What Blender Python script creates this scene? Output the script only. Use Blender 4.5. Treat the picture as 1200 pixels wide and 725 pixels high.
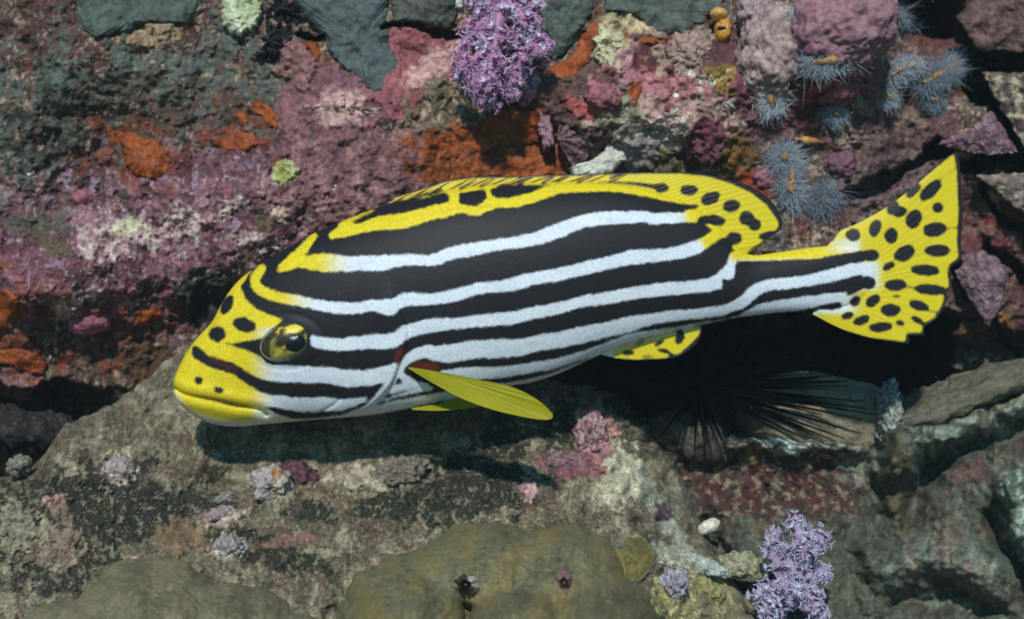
import bpy, math, random
import numpy as np
from mathutils import Vector

# ------------------------------------------------------------------ camera, world, sun, exposure
sc = bpy.context.scene
for o in list(bpy.data.objects): bpy.data.objects.remove(o)
D = 1.10                    # metres from lens to the fish's mid plane
S = 0.00065                 # metres per photo pixel at that plane
CX, CY = 600.0, 362.5
cam = bpy.data.cameras.new('camera'); camo = bpy.data.objects.new('camera', cam)
sc.collection.objects.link(camo)
camo.location = (0, -D, 0); camo.rotation_euler = (math.radians(90), 0, 0)
cam.sensor_width = 36; cam.angle = 2*math.atan(600*S/D)
cam.clip_start = 0.01; cam.clip_end = 200
cam.dof.use_dof = True; cam.dof.focus_distance = D-0.02; cam.dof.aperture_fstop = 5.6
sc.camera = camo
SUN_EL, SUN_AZ = 38.0, 6.0   # above the horizon, degrees to the left of the lens axis
w = bpy.data.worlds.new('World'); sc.world = w; w.use_nodes = True
nt = w.node_tree; bg = nt.nodes['Background']
sky = nt.nodes.new('ShaderNodeTexSky'); sky.sky_type = 'NISHITA'; sky.sun_disc = False
sky.sun_elevation = math.radians(SUN_EL); sky.sun_rotation = math.radians(180+SUN_AZ)
tint = nt.nodes.new('ShaderNodeMix'); tint.data_type = 'RGBA'; tint.blend_type = 'MULTIPLY'
tint.inputs[0].default_value = 1; tint.inputs[7].default_value = (.20, .74, 1.0, 1)   # light filtered by sea water
nt.links.new(sky.outputs[0], tint.inputs[6]); nt.links.new(tint.outputs[2], bg.inputs[0])
bg.inputs[1].default_value = 0.085
sl = bpy.data.lights.new('sun', 'SUN'); sl.energy = 3.7; sl.angle = math.radians(2.5); sl.color = (1, .975, .94)
so = bpy.data.objects.new('sun', sl); sc.collection.objects.link(so)
e, a = math.radians(SUN_EL), math.radians(SUN_AZ)
so.rotation_euler = Vector((math.sin(a)*math.cos(e), math.cos(a)*math.cos(e), -math.sin(e))).to_track_quat('-Z', 'Y').to_euler()
so.location = (-.3, -2, 2)
sc.view_settings.view_transform = 'Standard'; sc.view_settings.look = 'None'
sc.view_settings.exposure = 0.0; sc.view_settings.gamma = 1

# ------------------------------------------------------------------ helpers
HAZE = .016
rng = np.random.default_rng(7); random.seed(7)
perm = rng.permutation(256).astype(np.int32); perm = np.concatenate([perm, perm, perm])
grad = rng.normal(size=(256, 3)); grad /= np.linalg.norm(grad, axis=1)[:, None]
def noise3(x, y, z):
    x, y, z = np.broadcast_arrays(np.asarray(x, float), np.asarray(y, float), np.asarray(z, float))
    xi, yi, zi = np.floor(x).astype(int), np.floor(y).astype(int), np.floor(z).astype(int)
    fx, fy, fz = x-xi, y-yi, z-zi
    u, v, q = (t*t*t*(t*(t*6-15)+10) for t in (fx, fy, fz))
    r = 0
    for i in (0, 1):
        for j in (0, 1):
            for k in (0, 1):
                g = grad[perm[perm[perm[(xi+i) & 255]+((yi+j) & 255)]+((zi+k) & 255)]]
                d = g[..., 0]*(fx-i)+g[..., 1]*(fy-j)+g[..., 2]*(fz-k)
                r = r+d*(u if i else 1-u)*(v if j else 1-v)*(q if k else 1-q)
    return r*1.6
ga = np.linspace(0, 2*np.pi, 256, endpoint=False)[rng.permutation(256)]
g2x, g2y = np.cos(ga).astype(np.float32), np.sin(ga).astype(np.float32)
def noise2(x, y, seed=0.0):
    h = int(abs(seed)*97.3) % 256; q = np.float32((seed*17.31) % 50)
    x = np.asarray(x, np.float32)+q; y = np.asarray(y, np.float32)-q
    xf, yf = np.floor(x), np.floor(y); fx, fy = x-xf, y-yf
    xi, yi = xf.astype(np.int32), yf.astype(np.int32)
    u, v = fx*fx*fx*(fx*(fx*6-15)+10), fy*fy*fy*(fy*(fy*6-15)+10)
    pa, pb = perm[(xi+h) & 255], perm[(xi+1+h) & 255]; ya, yb = yi & 255, (yi+1) & 255
    def c(p, yy, dx, dy):
        k = perm[p+yy]; return g2x[k]*dx+g2y[k]*dy
    a = c(pa, ya, fx, fy); a = a+u*(c(pb, ya, fx-1, fy)-a)
    b = c(pa, yb, fx, fy-1); b = b+u*(c(pb, yb, fx-1, fy-1)-b)
    return (a+v*(b-a))*1.55
def fbm2(x, y, oct=4, seed=0.0, gain=.5):
    r = 0; am = 1
    for i in range(oct):
        r = r+am*noise2(x*2**i, y*2**i, seed+i*7.1); am *= gain
    return r
def fbm3(x, y, z, oct=4, seed=0.0, gain=.5):
    r = 0; am = 1
    for i in range(oct):
        r = r+am*noise3(x*2**i+seed, y*2**i+seed*.7, z*2**i-seed); am *= gain
    return r
def sstep(a, b, x):
    t = np.clip((x-a)/(b-a), 0, 1); return t*t*(3-2*t)
def lin(c):
    c = np.asarray(c, float)/255
    c = (c+(c.mean()-c)*.16)*.95
    return np.where(c <= .04045, c/12.92, ((c+.055)/1.055)**2.4)
def P(px, py, y):          # photo pixel + depth -> point
    k = S*(D+y)/D
    return np.stack(np.broadcast_arrays((px-CX)*k, y, (CY-py)*k), -1)
def tag(o, label=None, cat=None, group=None, kind=None):
    if label: o['label'] = label
    if cat: o['category'] = cat
    if group: o['group'] = group
    if kind: o['kind'] = kind
    return o
def mesh_obj(name, V, F, mat, parent=None, attrs=None, smooth=True):
    V = np.ascontiguousarray(np.asarray(V, np.float32).reshape(-1, 3))
    me = bpy.data.meshes.new(name)
    if isinstance(F, np.ndarray):
        n, k = F.shape
        me.vertices.add(len(V)); me.vertices.foreach_set('co', V.ravel())
        me.loops.add(n*k); me.loops.foreach_set('vertex_index', F.astype(np.int32).ravel())
        me.polygons.add(n); me.polygons.foreach_set('loop_start', np.arange(0, n*k, k, dtype=np.int32))
        me.polygons.foreach_set('loop_total', np.full(n, k, np.int32))
        me.update(calc_edges=True)
    else:
        me.from_pydata(V.tolist(), [], F)
    for an, arr in (attrs or {}).items():
        arr = np.asarray(arr, np.float32)
        if arr.ndim == 2:
            if arr.shape[1] == 3: arr = np.concatenate([arr, np.ones((len(arr), 1), np.float32)], 1)
            at = me.attributes.new(an, 'FLOAT_COLOR', 'POINT'); at.data.foreach_set('color', np.ascontiguousarray(arr).ravel())
        else:
            at = me.attributes.new(an, 'FLOAT', 'POINT'); at.data.foreach_set('value', np.ascontiguousarray(arr))
    if smooth: me.polygons.foreach_set('use_smooth', np.ones(len(me.polygons), bool))
    me.materials.append(mat)
    o = bpy.data.objects.new(name, me); sc.collection.objects.link(o)
    if parent: o.parent = parent
    return o
def empty(name, loc):
    o = bpy.data.objects.new(name, None); o.empty_display_size = .02; sc.collection.objects.link(o); o.location = loc
    return o
def setparent(o, p):
    o.parent = p; o.matrix_parent_inverse = p.matrix_basis.inverted()
def gridF(nv, nu, wrap=False):
    i, j = np.meshgrid(np.arange(nv-1), np.arange(nu if wrap else nu-1), indexing='ij')
    i, j = i.ravel(), j.ravel(); j2 = (j+1) % nu
    return np.stack([i*nu+j, i*nu+j2, (i+1)*nu+j2, (i+1)*nu+j], 1)
def tubes(paths, radii, sides=5, cap=True):      # many tapered tubes -> V, F (quads)
    Vs, Fs, off = [], [], 0
    for p, r in zip(paths, radii):
        p = np.asarray(p, float); n = len(p)
        t = np.gradient(p, axis=0); t /= np.linalg.norm(t, axis=1)[:, None]+1e-12
        ref = np.array([.31, .83, .46]); 
        if abs(t[0] @ ref) > .9: ref = np.array([.9, -.2, .3])
        b = np.cross(t, ref); b /= np.linalg.norm(b, axis=1)[:, None]+1e-12
        c = np.cross(t, b)
        an = np.arange(sides)*2*np.pi/sides
        V = p[:, None]+np.asarray(r)[:, None, None]*(np.cos(an)[None, :, None]*b[:, None]+np.sin(an)[None, :, None]*c[:, None])
        Vs.append(V.reshape(-1, 3)); Fs.append(gridF(n, sides, True)+off); off += n*sides
    return np.concatenate(Vs), np.concatenate(Fs)

# ------------------------------------------------------------------ materials
def node_mat(name):
    m = bpy.data.materials.new(name); m.use_nodes = True
    return m, m.node_tree, m.node_tree.nodes['Principled BSDF']
def N(nt, t, **kw):
    n = nt.nodes.new(t)
    for k, v in kw.items(): setattr(n, k, v)
    return n
def L(nt, a, b): nt.links.new(a, b)
def math_n(nt, op, a, b=None, c=None, clamp=False):
    n = N(nt, 'ShaderNodeMath', operation=op, use_clamp=clamp)
    for i, v in enumerate((a, b, c)):
        if v is None: continue
        if isinstance(v, (int, float)): n.inputs[i].default_value = v
        else: L(nt, v, n.inputs[i])
    return n.outputs[0]
def ntex(nt, co, scale, detail=3, rough=.55):
    n = N(nt, 'ShaderNodeTexNoise'); n.inputs['Scale'].default_value = scale
    n.inputs['Detail'].default_value = detail; n.inputs['Roughness'].default_value = rough
    L(nt, co, n.inputs['Vector']); return n.outputs['Fac']
def mixc(nt, f, a, b, mode='MIX'):
    n = N(nt, 'ShaderNodeMix', data_type='RGBA', blend_type=mode)
    for i, v in ((0, f), (6, a), (7, b)):
        if isinstance(v, (int, float)): n.inputs[i].default_value = v
        elif isinstance(v, (tuple, list, np.ndarray)): n.inputs[i].default_value = (*[float(q) for q in v[:3]], 1)
        else: L(nt, v, n.inputs[i])
    return n.outputs[2]
def rocky(name, amt=.55, fine=900, bump=.5, rough=.75, speck=.0, col=None, dark=.0, spec=.3, bumpd=.0012, mott=0.):
    """vertex colour 'col' (or a plain colour) broken up by several noises, with fine relief"""
    m, nt, b = node_mat(name)
    co = N(nt, 'ShaderNodeTexCoord').outputs['Object']
    if col is None: base = N(nt, 'ShaderNodeAttribute', attribute_name='col').outputs['Color']
    else:
        n = N(nt, 'ShaderNodeRGB'); n.outputs[0].default_value = (*[float(q) for q in lin(col)], 1); base = n.outputs[0]
    a1 = ntex(nt, co, fine, 3, .7); a2 = ntex(nt, co, fine*.27, 4, .65)
    f = math_n(nt, 'ADD', math_n(nt, 'MULTIPLY', a1, .5), math_n(nt, 'MULTIPLY', a2, .5))
    f = math_n(nt, 'MULTIPLY_ADD', math_n(nt, 'SUBTRACT', f, .5), amt*5, 1.0)
    f = math_n(nt, 'MAXIMUM', f, .12)
    c = N(nt, 'ShaderNodeVectorMath', operation='SCALE'); L(nt, base, c.inputs[0]); L(nt, f, c.inputs['Scale'])
    out = c.outputs[0]
    if mott:
        d = ntex(nt, co, fine*.42, 4, .75)
        k = N(nt, 'ShaderNodeMapRange'); L(nt, d, k.inputs[0]); k.inputs[1].default_value = .50; k.inputs[2].default_value = .60
        k.inputs[4].default_value = mott
        out = mixc(nt, k.outputs[0], out, lin((84, 74, 64)))
        d = ntex(nt, co, fine*.33+7, 4, .75)
        k = N(nt, 'ShaderNodeMapRange'); L(nt, d, k.inputs[0]); k.inputs[1].default_value = .56; k.inputs[2].default_value = .66
        k.inputs[4].default_value = mott*.8
        out = mixc(nt, k.outputs[0], out, lin((156, 148, 132)))
    if dark:
        d = ntex(nt, co, fine*.12, 5, .7)
        k = N(nt, 'ShaderNodeMapRange'); L(nt, d, k.inputs[0]); k.inputs[1].default_value = .52; k.inputs[2].default_value = .66
        k.inputs[3].default_value = 0; k.inputs[4].default_value = dark
        out = mixc(nt, k.outputs[0], out, lin((34, 26, 26)))
    if speck:
        vz = N(nt, 'ShaderNodeTexVoronoi'); vz.inputs['Scale'].default_value = 190; L(nt, co, vz.inputs['Vector'])
        k = N(nt, 'ShaderNodeMapRange'); L(nt, vz.outputs['Distance'], k.inputs[0]); k.inputs[1].default_value = .22; k.inputs[2].default_value = .12
        sp = ntex(nt, co, 40, 3)
        k2 = N(nt, 'ShaderNodeMapRange'); L(nt, sp, k2.inputs[0]); k2.inputs[1].default_value = .5; k2.inputs[2].default_value = .62
        out = mixc(nt, math_n(nt, 'MULTIPLY', math_n(nt, 'MULTIPLY', k.outputs[0], k2.outputs[0]), speck), out, lin((205, 195, 180)))
    L(nt, out, b.inputs['Base Color'])
    b.inputs['Roughness'].default_value = rough; b.inputs['Specular IOR Level'].default_value = spec
    bp = N(nt, 'ShaderNodeBump'); bp.inputs['Strength'].default_value = bump; bp.inputs['Distance'].default_value = bumpd
    L(nt, math_n(nt, 'ADD', a1, math_n(nt, 'MULTIPLY', a2, 2.0)), bp.inputs['Height']); L(nt, bp.outputs[0], b.inputs['Normal'])
    return m
MAT = dict(
    wall=rocky('reef_crust', .6, 800, .6, .8, .35, dark=.5, mott=.14),
    rock=rocky('algal_rock', .8, 1000, .6, .8, .35, dark=.3, mott=.22),
    farrock=rocky('dimmed_far_rock', .5, 700, .6, .85, .15, dark=.6, mott=.3),
    sponge=rocky('sponge', .34, 700, .4, .6, 0, spec=.3, dark=.35, mott=.12),
    slab=rocky('smooth_grey_sponge', .5, 700, .45, .75, .15, dark=.4, mott=.28),
    knob=rocky('coralline_crust', .5, 800, .55, .7, .2, dark=.3, mott=.28),
    coral=rocky('stony_coral', .55, 1000, .4, .7, .12, spec=.25, dark=.2, mott=.14),
    shell=rocky('shell', .4, 900, .4, .55, 0, dark=.3, mott=.25),
)
def plain(name, col, rough=.5, sss=0, amt=.2, fine=1200, spec=.4):
    m = rocky(name, amt, fine, .3, rough, 0, col=col, spec=spec, bumpd=.0005)
    return m

# ------------------------------------------------------------------ reef wall: depth + colour fields over photo pixels
def patch(X, Y, cx, cy, rx, ry, rot=0, warp=.3, soft=.12, seed=0, scale=26.):
    a = math.radians(rot); dx, dy = X-cx, Y-cy
    u = (dx*math.cos(a)+dy*math.sin(a))/rx; v = (-dx*math.sin(a)+dy*math.cos(a))/ry
    d = np.sqrt(u*u+v*v)-1
    near = d < 1.2
    m = np.zeros_like(X)
    if near.any():
        k = scale
        n = fbm2(X[near]/k, Y[near]/k, 4, seed+cx*.013+cy*.007, .6)
        m[near] = sstep(soft, -soft, d[near]+warp*n)
    return m
def axis(lo, a, b, hi, fine, n_out):
    return np.concatenate([np.linspace(lo, a, n_out, endpoint=False), np.arange(a, b, fine), np.linspace(b, hi, n_out)])
gx = axis(-620, -30, 1230, 1820, 1.55, 110); gy = axis(-560, -25, 520, 1150, 1.55, 100)
X, Y = np.meshgrid(gx, gy)
WX = X+14*fbm2(X/60, Y/60, 3, 3)+3*fbm2(X/11, Y/11, 2, 5); WY = Y+14*fbm2(X/60, Y/60, 3, 13)+3*fbm2(X/11, Y/11, 2, 15)
def G(cx, cy, rx, ry, rot=0):     # soft bump
    a = math.radians(rot); dx, dy = WX-cx, WY-cy
    u = (dx*math.cos(a)+dy*math.sin(a))/rx; v = (-dx*math.sin(a)+dy*math.cos(a))/ry
    return np.exp(-(u*u+v*v))
def box(x0, x1, y0, y1, sx, sy):
    return sstep(x0-sx, x0+sx, WX)*sstep(x1+sx, x1-sx, WX)*sstep(y0-sy, y0+sy, WY)*sstep(y1+sy, y1-sy, WY)
dep = .135+.03*sstep(150, -300, WY)+.02*fbm2(X/240, Y/240, 2, 21)
dep += .07*sstep(980, 1150, WX)
dep -= .020*G(200, 285, 230, 70, -8)+.010*G(60, 330, 90, 45)            # mauve ledge
for q in ((95, 300, 46, 30, .012), (205, 235, 52, 24, .011), (312, 246, 44, 34, .012), (160, 325, 60, 26, .012), (270, 300, 44, 26, .010), (30, 335, 40, 24, .010), (250, 215, 40, 18, .006)): dep -= q[4]*G(*q[:4])
dep -= .03*G(430, 190, 120, 90)+.02*G(180, 130, 160, 70)
dep += .02*G(110, 150, 60, 60)
dep -= .05*G(970, 45, 85, 60)+.03*G(800, 120, 80, 70)+.03*G(690, 130, 70, 50)
dep += .15*G(1085, 15, 38, 34)+.06*G(1130, 40, 50, 20)
dep -= .03*G(1150, 160, 50, 30)
dep += .010*sstep(395, 440, WY)*sstep(420, 300, WX)                       # wall undercut at lower left
LB = np.interp(WX, [-400, 0, 60, 120, 200, 300, 400], [335, 338, 372, 384, 368, 332, 300])
dep += .009*sstep(LB-6, LB+9, WY)*sstep(470, 380, WX)
dep -= .003*np.exp(-((WY-LB+22)/26)**2)*sstep(470, 380, WX)
dep += .25*box(-400, 132, 458, 900, 14, 10)
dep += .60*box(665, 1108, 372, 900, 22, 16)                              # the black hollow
dep += .16*sstep(430, 520, WY)*sstep(640, 700, WX)
dep += .2*sstep(480, 700, WY)
dep += .04*box(1085, 1300, 395, 460, 20, 14)
# diagonal clefts between the plates at the right
def cleft(x0, y0, x1, y1, hw, d):
    dx, dy = x1-x0, y1-y0; l = math.hypot(dx, dy)
    t = np.clip(((WX-x0)*dx+(WY-y0)*dy)/l/l, 0, 1)
    q = np.hypot(WX-x0-t*dx, WY-y0-t*dy)
    return d*sstep(hw*1.5, hw*.6, q)
dep += cleft(1138, 70, 1290, 76, 8, .09)+cleft(1136, 88, 1198, 188, 9, .09)+cleft(1118, 190, 1290, 196, 7, .09)
dep += cleft(975, 238, 1100, 178, 7, .05)+cleft(1148, 215, 1215, 275, 4, .05)
dep += cleft(1110, 300, 1190, 420, 5, .04)+cleft(1160, 290, 1240, 380, 6, .05)
dep += cleft(455, 32, 540, 36, 3.5, .03)+cleft(350, 35, 380, 45, 4, .03)
coarse = dep.copy()
rough = np.ones_like(X)
# colours: families mixed by noise, then patches of growth, each lifted a little off the rock
f1 = fbm2(X/95, Y/95, 5, 31, .6); f2 = fbm2(X/40, Y/40, 5, 41, .65); f3 = fbm2(X/12, Y/12, 4, 51, .7)
C = np.empty(X.shape+(3,)); C[:] = lin((88, 74, 68))
def over(m, col, lift=0., rg=None):
    global C, dep, rough
    C += (lin(col)-C)*m[..., None]
    dep -= lift*m
    if rg is not None: rough += (rg-rough)*m
over(sstep(.05, .35, f1+.3*f3), (104, 72, 84))
over(sstep(.15, .4, f2), (70, 58, 50)); over(sstep(.2, .4, -f2+.3*f3), (104, 92, 82))
over(sstep(.25, .5, fbm2(X/30, Y/30, 4, 61)), (96, 60, 66)); over(.8*sstep(.3, .5, fbm2(X/22, Y/22, 4, 71)), (150, 120, 122), .001)
# base growth: brown, mauve, teal, olive and maroon blotches of several sizes
f4 = fbm2(X/5, Y/5, 3, 151, .7); g1 = fbm2(X/9, Y/9, 3, 181, .65); g2 = fbm2(X/6, Y/6, 3, 183, .65); g3 = fbm2(X/24, Y/24, 5, 185, .6); g4 = fbm2(X/30, Y/30, 5, 187, .6); g5 = fbm2(X/18, Y/18, 5, 189, .6)
over(.85*sstep(.18, .30, g3), (122, 74, 88), .0008, .6); over(.85*sstep(.2, .3, -g3), (96, 98, 78), .0005, 1.2); over(.85*sstep(.25, .33, g4), (52, 44, 42), -.001)
over(.8*sstep(.28, .36, -g4), (92, 104, 100), .0005, 1.3); over(.8*sstep(.34, .40, g5), (186, 168, 152), .0012); over(.7*sstep(.34, .42, -g5), (128, 78, 40), .0006, .7)
over(.6*sstep(.30, .40, g1), (40, 34, 34), -.0006); over(.5*sstep(.38, .46, g2), (176, 164, 148), .0006)
pt = lambda *a, **k: patch(X, Y, *a, **k)
# upper left: teal turf over brown
over(pt(120, 110, 170, 110, warp=.5, soft=.3)*sstep(-.2, .0, f2+.5*f3), (84, 100, 94), .001, 1.4)
over(pt(55, 190, 90, 90, warp=.5, soft=.3)*sstep(-.15, .05, f3+.5*g3), (76, 94, 86), .001, 1.4)
over(pt(260, 100, 110, 60, warp=.6, soft=.3)*sstep(-.15, .05, f3-f2), (94, 104, 100), .001, 1.3)
over(pt(110, 140, 60, 45, warp=.6, soft=.3)*sstep(-.1, .2, f3), (66, 60, 46))
over(pt(210, 130, 90, 40, warp=.6, soft=.3)*sstep(-.1, .2, f2), (74, 64, 56))
over(pt(30, 25, 80, 45, warp=.5, soft=.3)*sstep(-.4, .1, f3), (86, 58, 56))
over(pt(70, 150, 80, 60, warp=.6, soft=.2)*sstep(.1, .35, fbm2(X/16, Y/16, 3, 81)), (46, 50, 44))
over(pt(175, 42, 28, 18, warp=.6), (170, 150, 120), .002)
over(pt(110, 205, 16, 14, warp=.5), (48, 48, 60), .001)
over(pt(350, 180, 75, 28, warp=.6, soft=.3), (88, 66, 70), 0, 1.5)
# mauve ledge
for q in ((200, 285, 225, 62, -10), (325, 250, 75, 70, 0), (60, 315, 110, 62, 10), (240, 215, 100, 42, -15), (130, 350, 90, 40, 0), (320, 320, 60, 60, 0)):
    over(pt(*q, warp=.35, soft=.1), (122, 80, 96), .003, .3)
led = pt(190, 280, 240, 110, -8, warp=.3, soft=.2)
over(led*sstep(.05, .3, g4), (92, 58, 70), -.001); over(led*.7*sstep(.12, .3, -g4+.2*f3), (146, 108, 122), .0008); over(led*.5*sstep(.2, .35, g5), (132, 76, 92)); over(led*.6*sstep(.3, .4, g1), (84, 60, 66))
over(led*.8*sstep(.46, .52, fbm2(X/15, Y/15, 3, 91)), (150, 132, 160), .001)
over(led*sstep(.56, .6, fbm2(X/9, Y/9, 2, 93))*.7, (176, 160, 176), .001)
over(led*sstep(.022, .0, np.abs(fbm2(X/44, Y/44, 4, 95)))*sstep(-.05, .1, g4)*.7, (190, 170, 182), .0012)
wb = .45+.55*sstep(-.3, -.05, g1+.4*g2)
for q in ((150, 270, 42, 17, 12), (216, 262, 20, 22, 40), (104, 282, 14, 16, 0), (262, 248, 22, 7, -30), (290, 305, 12, 24, 10), (364, 246, 7, 30, 15), (346, 226, 22, 9, 30), (98, 348, 26, 6, -35), (72, 368, 8, 16, 0), (318, 222, 9, 16, -30), (300, 282, 26, 9, 10), (136, 296, 20, 7, -20)):
    over(pt(*q, warp=.9, soft=.35, scale=12)*wb, (204, 192, 194), .002)
    over(.6*pt(q[0], q[1], q[2]*1.5, q[3]*1.7, q[4], warp=.8, soft=.5, scale=16)*sstep(.05, .2, g3), (168, 128, 142), .001)
over(pt(150, 266, 18, 10, warp=.5), (206, 212, 180), .001); over(pt(332, 250, 14, 9, warp=.5, scale=8), (200, 190, 170))
over(pt(310, 258, 16, 14, warp=.5), (92, 86, 62)); over(pt(290, 297, 12, 10, warp=.5), (110, 84, 80))
over(pt(243, 348, 36, 32, 25, warp=.35, scale=12), (46, 54, 48), .004, 1.3)
over(pt(60, 285, 30, 12, 40, warp=.5), (96, 84, 70)); over(pt(40, 262, 44, 10, 0, warp=.8)*wb, (88, 92, 80))
# under the ledge
over(pt(90, 420, 160, 50, warp=.4, soft=.3)*sstep(-.5, .1, f3), (82, 66, 58), 0, 1.5)
over(pt(180, 425, 45, 22, warp=.5, soft=.2), (90, 66, 46)); over(pt(20, 445, 26, 20, warp=.4), (150, 112, 116), .003)
over(pt(62, 415, 10, 12, warp=.4, scale=6)*sstep(.1, .3, fbm2(X/6, Y/6, 2, 99)), (210, 200, 200), .002)
OB = sstep(-.12, .06, g3+.4*g1)
for q in ((158, 176, 62, 42, 20), (290, 152, 52, 36, 0), (10, 365, 60, 50, 0), (20, 425, 70, 24, 8), (165, 375, 55, 22, -5), (375, 65, 30, 30, 0), (110, 420, 40, 16, 0)):
    over(.62*pt(*q, warp=.5, soft=.25)*OB, (132, 58, 20), .0006, .7)
# centre top
over(pt(440, 215, 130, 62, -5, warp=.3, soft=.2), (132, 94, 104), .002, .5)
over(pt(440, 215, 120, 60, warp=.4, soft=.3)*sstep(.0, .4, f2+f3*.4), (150, 116, 118))
over(pt(400, 120, 75, 45, -20, warp=.4, soft=.2), (136, 94, 106), .003, .8)
over(pt(400, 128, 34, 18, warp=.6, soft=.3), (190, 160, 160), .002); over(pt(352, 75, 26, 26, warp=.5), (150, 110, 112), .004)
over(pt(490, 75, 50, 62, 25, warp=.35, soft=.12), (158, 92, 104), .004, .6)
over(pt(500, 85, 40, 14, -45, warp=.7, soft=.3), (196, 158, 160), .001)
over(pt(540, 130, 55, 36, warp=.5, soft=.2), (120, 112, 92), .002, 1.5); over(pt(545, 130, 46, 24, warp=.8, soft=.3)*sstep(0, .3, f3), (178, 160, 140), .001)
over(pt(575, 185, 100, 42, warp=.35, soft=.15), (150, 78, 30), .001, .6)
over(pt(610, 185, 60, 30, warp=.6, soft=.2)*sstep(.0, .3, f3), (120, 72, 60))
over(pt(655, 110, 70, 40, -20, warp=.5, soft=.2), (104, 78, 76), 0, 1.3); over(pt(690, 125, 30, 12, 20, warp=.5), (170, 90, 92), .003)
over(pt(738, 50, 38, 34, warp=.5, soft=.2), (196, 186, 148), .003, 1.3); over(pt(718, 60, 22, 26, warp=.6)*.8, (212, 204, 160), .003)
over(pt(745, 75, 26, 30, warp=.5), (176, 140, 150), .002); over(pt(765, 75, 20, 34, warp=.3), (96, 46, 58), -.006, .8)
over(pt(805, 65, 40, 42, warp=.5, soft=.15), (168, 150, 136), .002, 1.2); over(pt(835, 105, 34, 30, warp=.6), (196, 192, 180), .003, 1.4)
over(pt(800, 140, 60, 40, warp=.5, soft=.15), (176, 150, 148), .003, 1.4); over(pt(785, 155, 50, 16, warp=.7)*.9, (214, 204, 194), .003, 1.3)
over(pt(810, 100, 50, 40, warp=.8)*sstep(.1, .35, fbm2(X/14, Y/14, 3, 101)), (124, 60, 78))
over(pt(725, 130, 26, 30, warp=.5)*.9, (150, 150, 132), .002); over(pt(770, 100, 60, 14, 10, warp=.8), (178, 120, 132), .002)
over(pt(843, 60, 34, 40, warp=.4)*.9, (96, 56, 66)); over(pt(858, 95, 26, 16, warp=.5), (150, 126, 54), .002)
over(pt(878, 100, 18, 30, warp=.4), (130, 74, 96), .003); over(pt(830, 165, 32, 24, warp=.3), (132, 74, 92), .008, .8)
over(pt(770, 190, 60, 16, warp=.4), (104, 100, 74), 0, 1.2); over(pt(740, 182, 30, 14, warp=.4), (126, 118, 112))
over(pt(860, 185, 26, 26, -40, warp=.4), (128, 96, 46), .002); over(pt(886, 215, 24, 14, 20, warp=.4), (160, 70, 42), .002); over(pt(898, 208, 18, 10, warp=.4), (170, 110, 130), .002)
# upper right
over(pt(960, 110, 90, 60, warp=.4, soft=.2), (120, 82, 92), .0, 1.2); over(pt(975, 105, 40, 14, -20, warp=.4), (164, 84, 88), .004, .7)
over(pt(950, 135, 26, 20, warp=.3), (112, 60, 70), .004); over(pt(1015, 150, 40, 26, warp=.5)*sstep(-.2, .2, f3), (140, 126, 116), .002, 1.6)
over(pt(1040, 205, 60, 40, -30, warp=.4, soft=.2), (112, 92, 96), .004, 1.2); over(pt(1060, 150, 60, 40, warp=.5, soft=.3), (100, 70, 76), 0, 1.4)
over(pt(1130, 30, 90, 45, warp=.4, soft=.3), (104, 68, 66), 0, 1.4); over(pt(1170, 25, 20, 26, warp=.5), (150, 100, 100), .002)
over(pt(1165, 320, 90, 120, warp=.5, soft=.3), (96, 60, 62), 0, 1.6); over(pt(1150, 330, 34, 40, 20, warp=.5), (128, 96, 108), .006)
over(pt(1180, 270, 40, 24, warp=.5), (104, 40, 44), .0); over(pt(1150, 385, 40, 14, -20, warp=.5), (134, 96, 52), .002); over(pt(1190, 225, 26, 18, warp=.5), (170, 160, 140), .006)
over(.8*pt(1010, 140, 60, 40, warp=.6, soft=.3)*sstep(-.1, .1, g5+.3*g1), (132, 120, 110), .002, 1.5)
over(.7*pt(1060, 215, 50, 30, -20, warp=.6, soft=.3)*sstep(-.1, .1, g4+.3*g1), (118, 108, 102), .002, 1.3)
over(.7*pt(1170, 300, 60, 80, warp=.7, soft=.3)*sstep(0, .15, g5), (126, 104, 98), .002, 1.3)
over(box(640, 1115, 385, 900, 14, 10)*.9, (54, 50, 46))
C *= (1+.28*f2+.30*f4+.15*g1)[..., None].clip(.4, 1.8)
C = C.mean(-1, keepdims=True)+1.1*(C-C.mean(-1, keepdims=True)); C = (.86*C*np.array([1.10, .96, .86])).clip(.006, .9)
# fine relief
rel = .0075*fbm2(X/70, Y/70, 3, 111)+.0024*(1-2.2*np.abs(fbm2(X/34, Y/34, 3, 121)))
rel2 = .0013*fbm2(X/15, Y/15, 3, 131)+.00075*fbm2(X/5.5, Y/5.5, 2, 141)
dep = dep-rel*(.45+.55*rough)-rel2*rough
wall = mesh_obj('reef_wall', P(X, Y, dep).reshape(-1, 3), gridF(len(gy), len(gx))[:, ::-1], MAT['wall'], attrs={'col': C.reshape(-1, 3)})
tag(wall, 'encrusted reef wall patched with mauve, brown and teal growth behind the striped fish', kind='structure')
class Field:
    def __init__(s, gx, gy, d): s.gx, s.gy, s.d = gx, gy, d
    def __call__(s, px, py):
        i = np.clip(np.interp(px, s.gx, np.arange(len(s.gx))), 0, len(s.gx)-1.001); j = np.clip(np.interp(py, s.gy, np.arange(len(s.gy))), 0, len(s.gy)-1.001)
        i0, j0 = i.astype(int), j.astype(int); fi, fj = i-i0, j-j0; d = s.d
        return (d[j0, i0]*(1-fi)*(1-fj)+d[j0, i0+1]*fi*(1-fj)+d[j0+1, i0]*(1-fi)*fj+d[j0+1, i0+1]*fi*fj)
wallF = Field(gx, gy, dep); wallC = Field(gx, gy, coarse-rel*.8)

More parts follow.
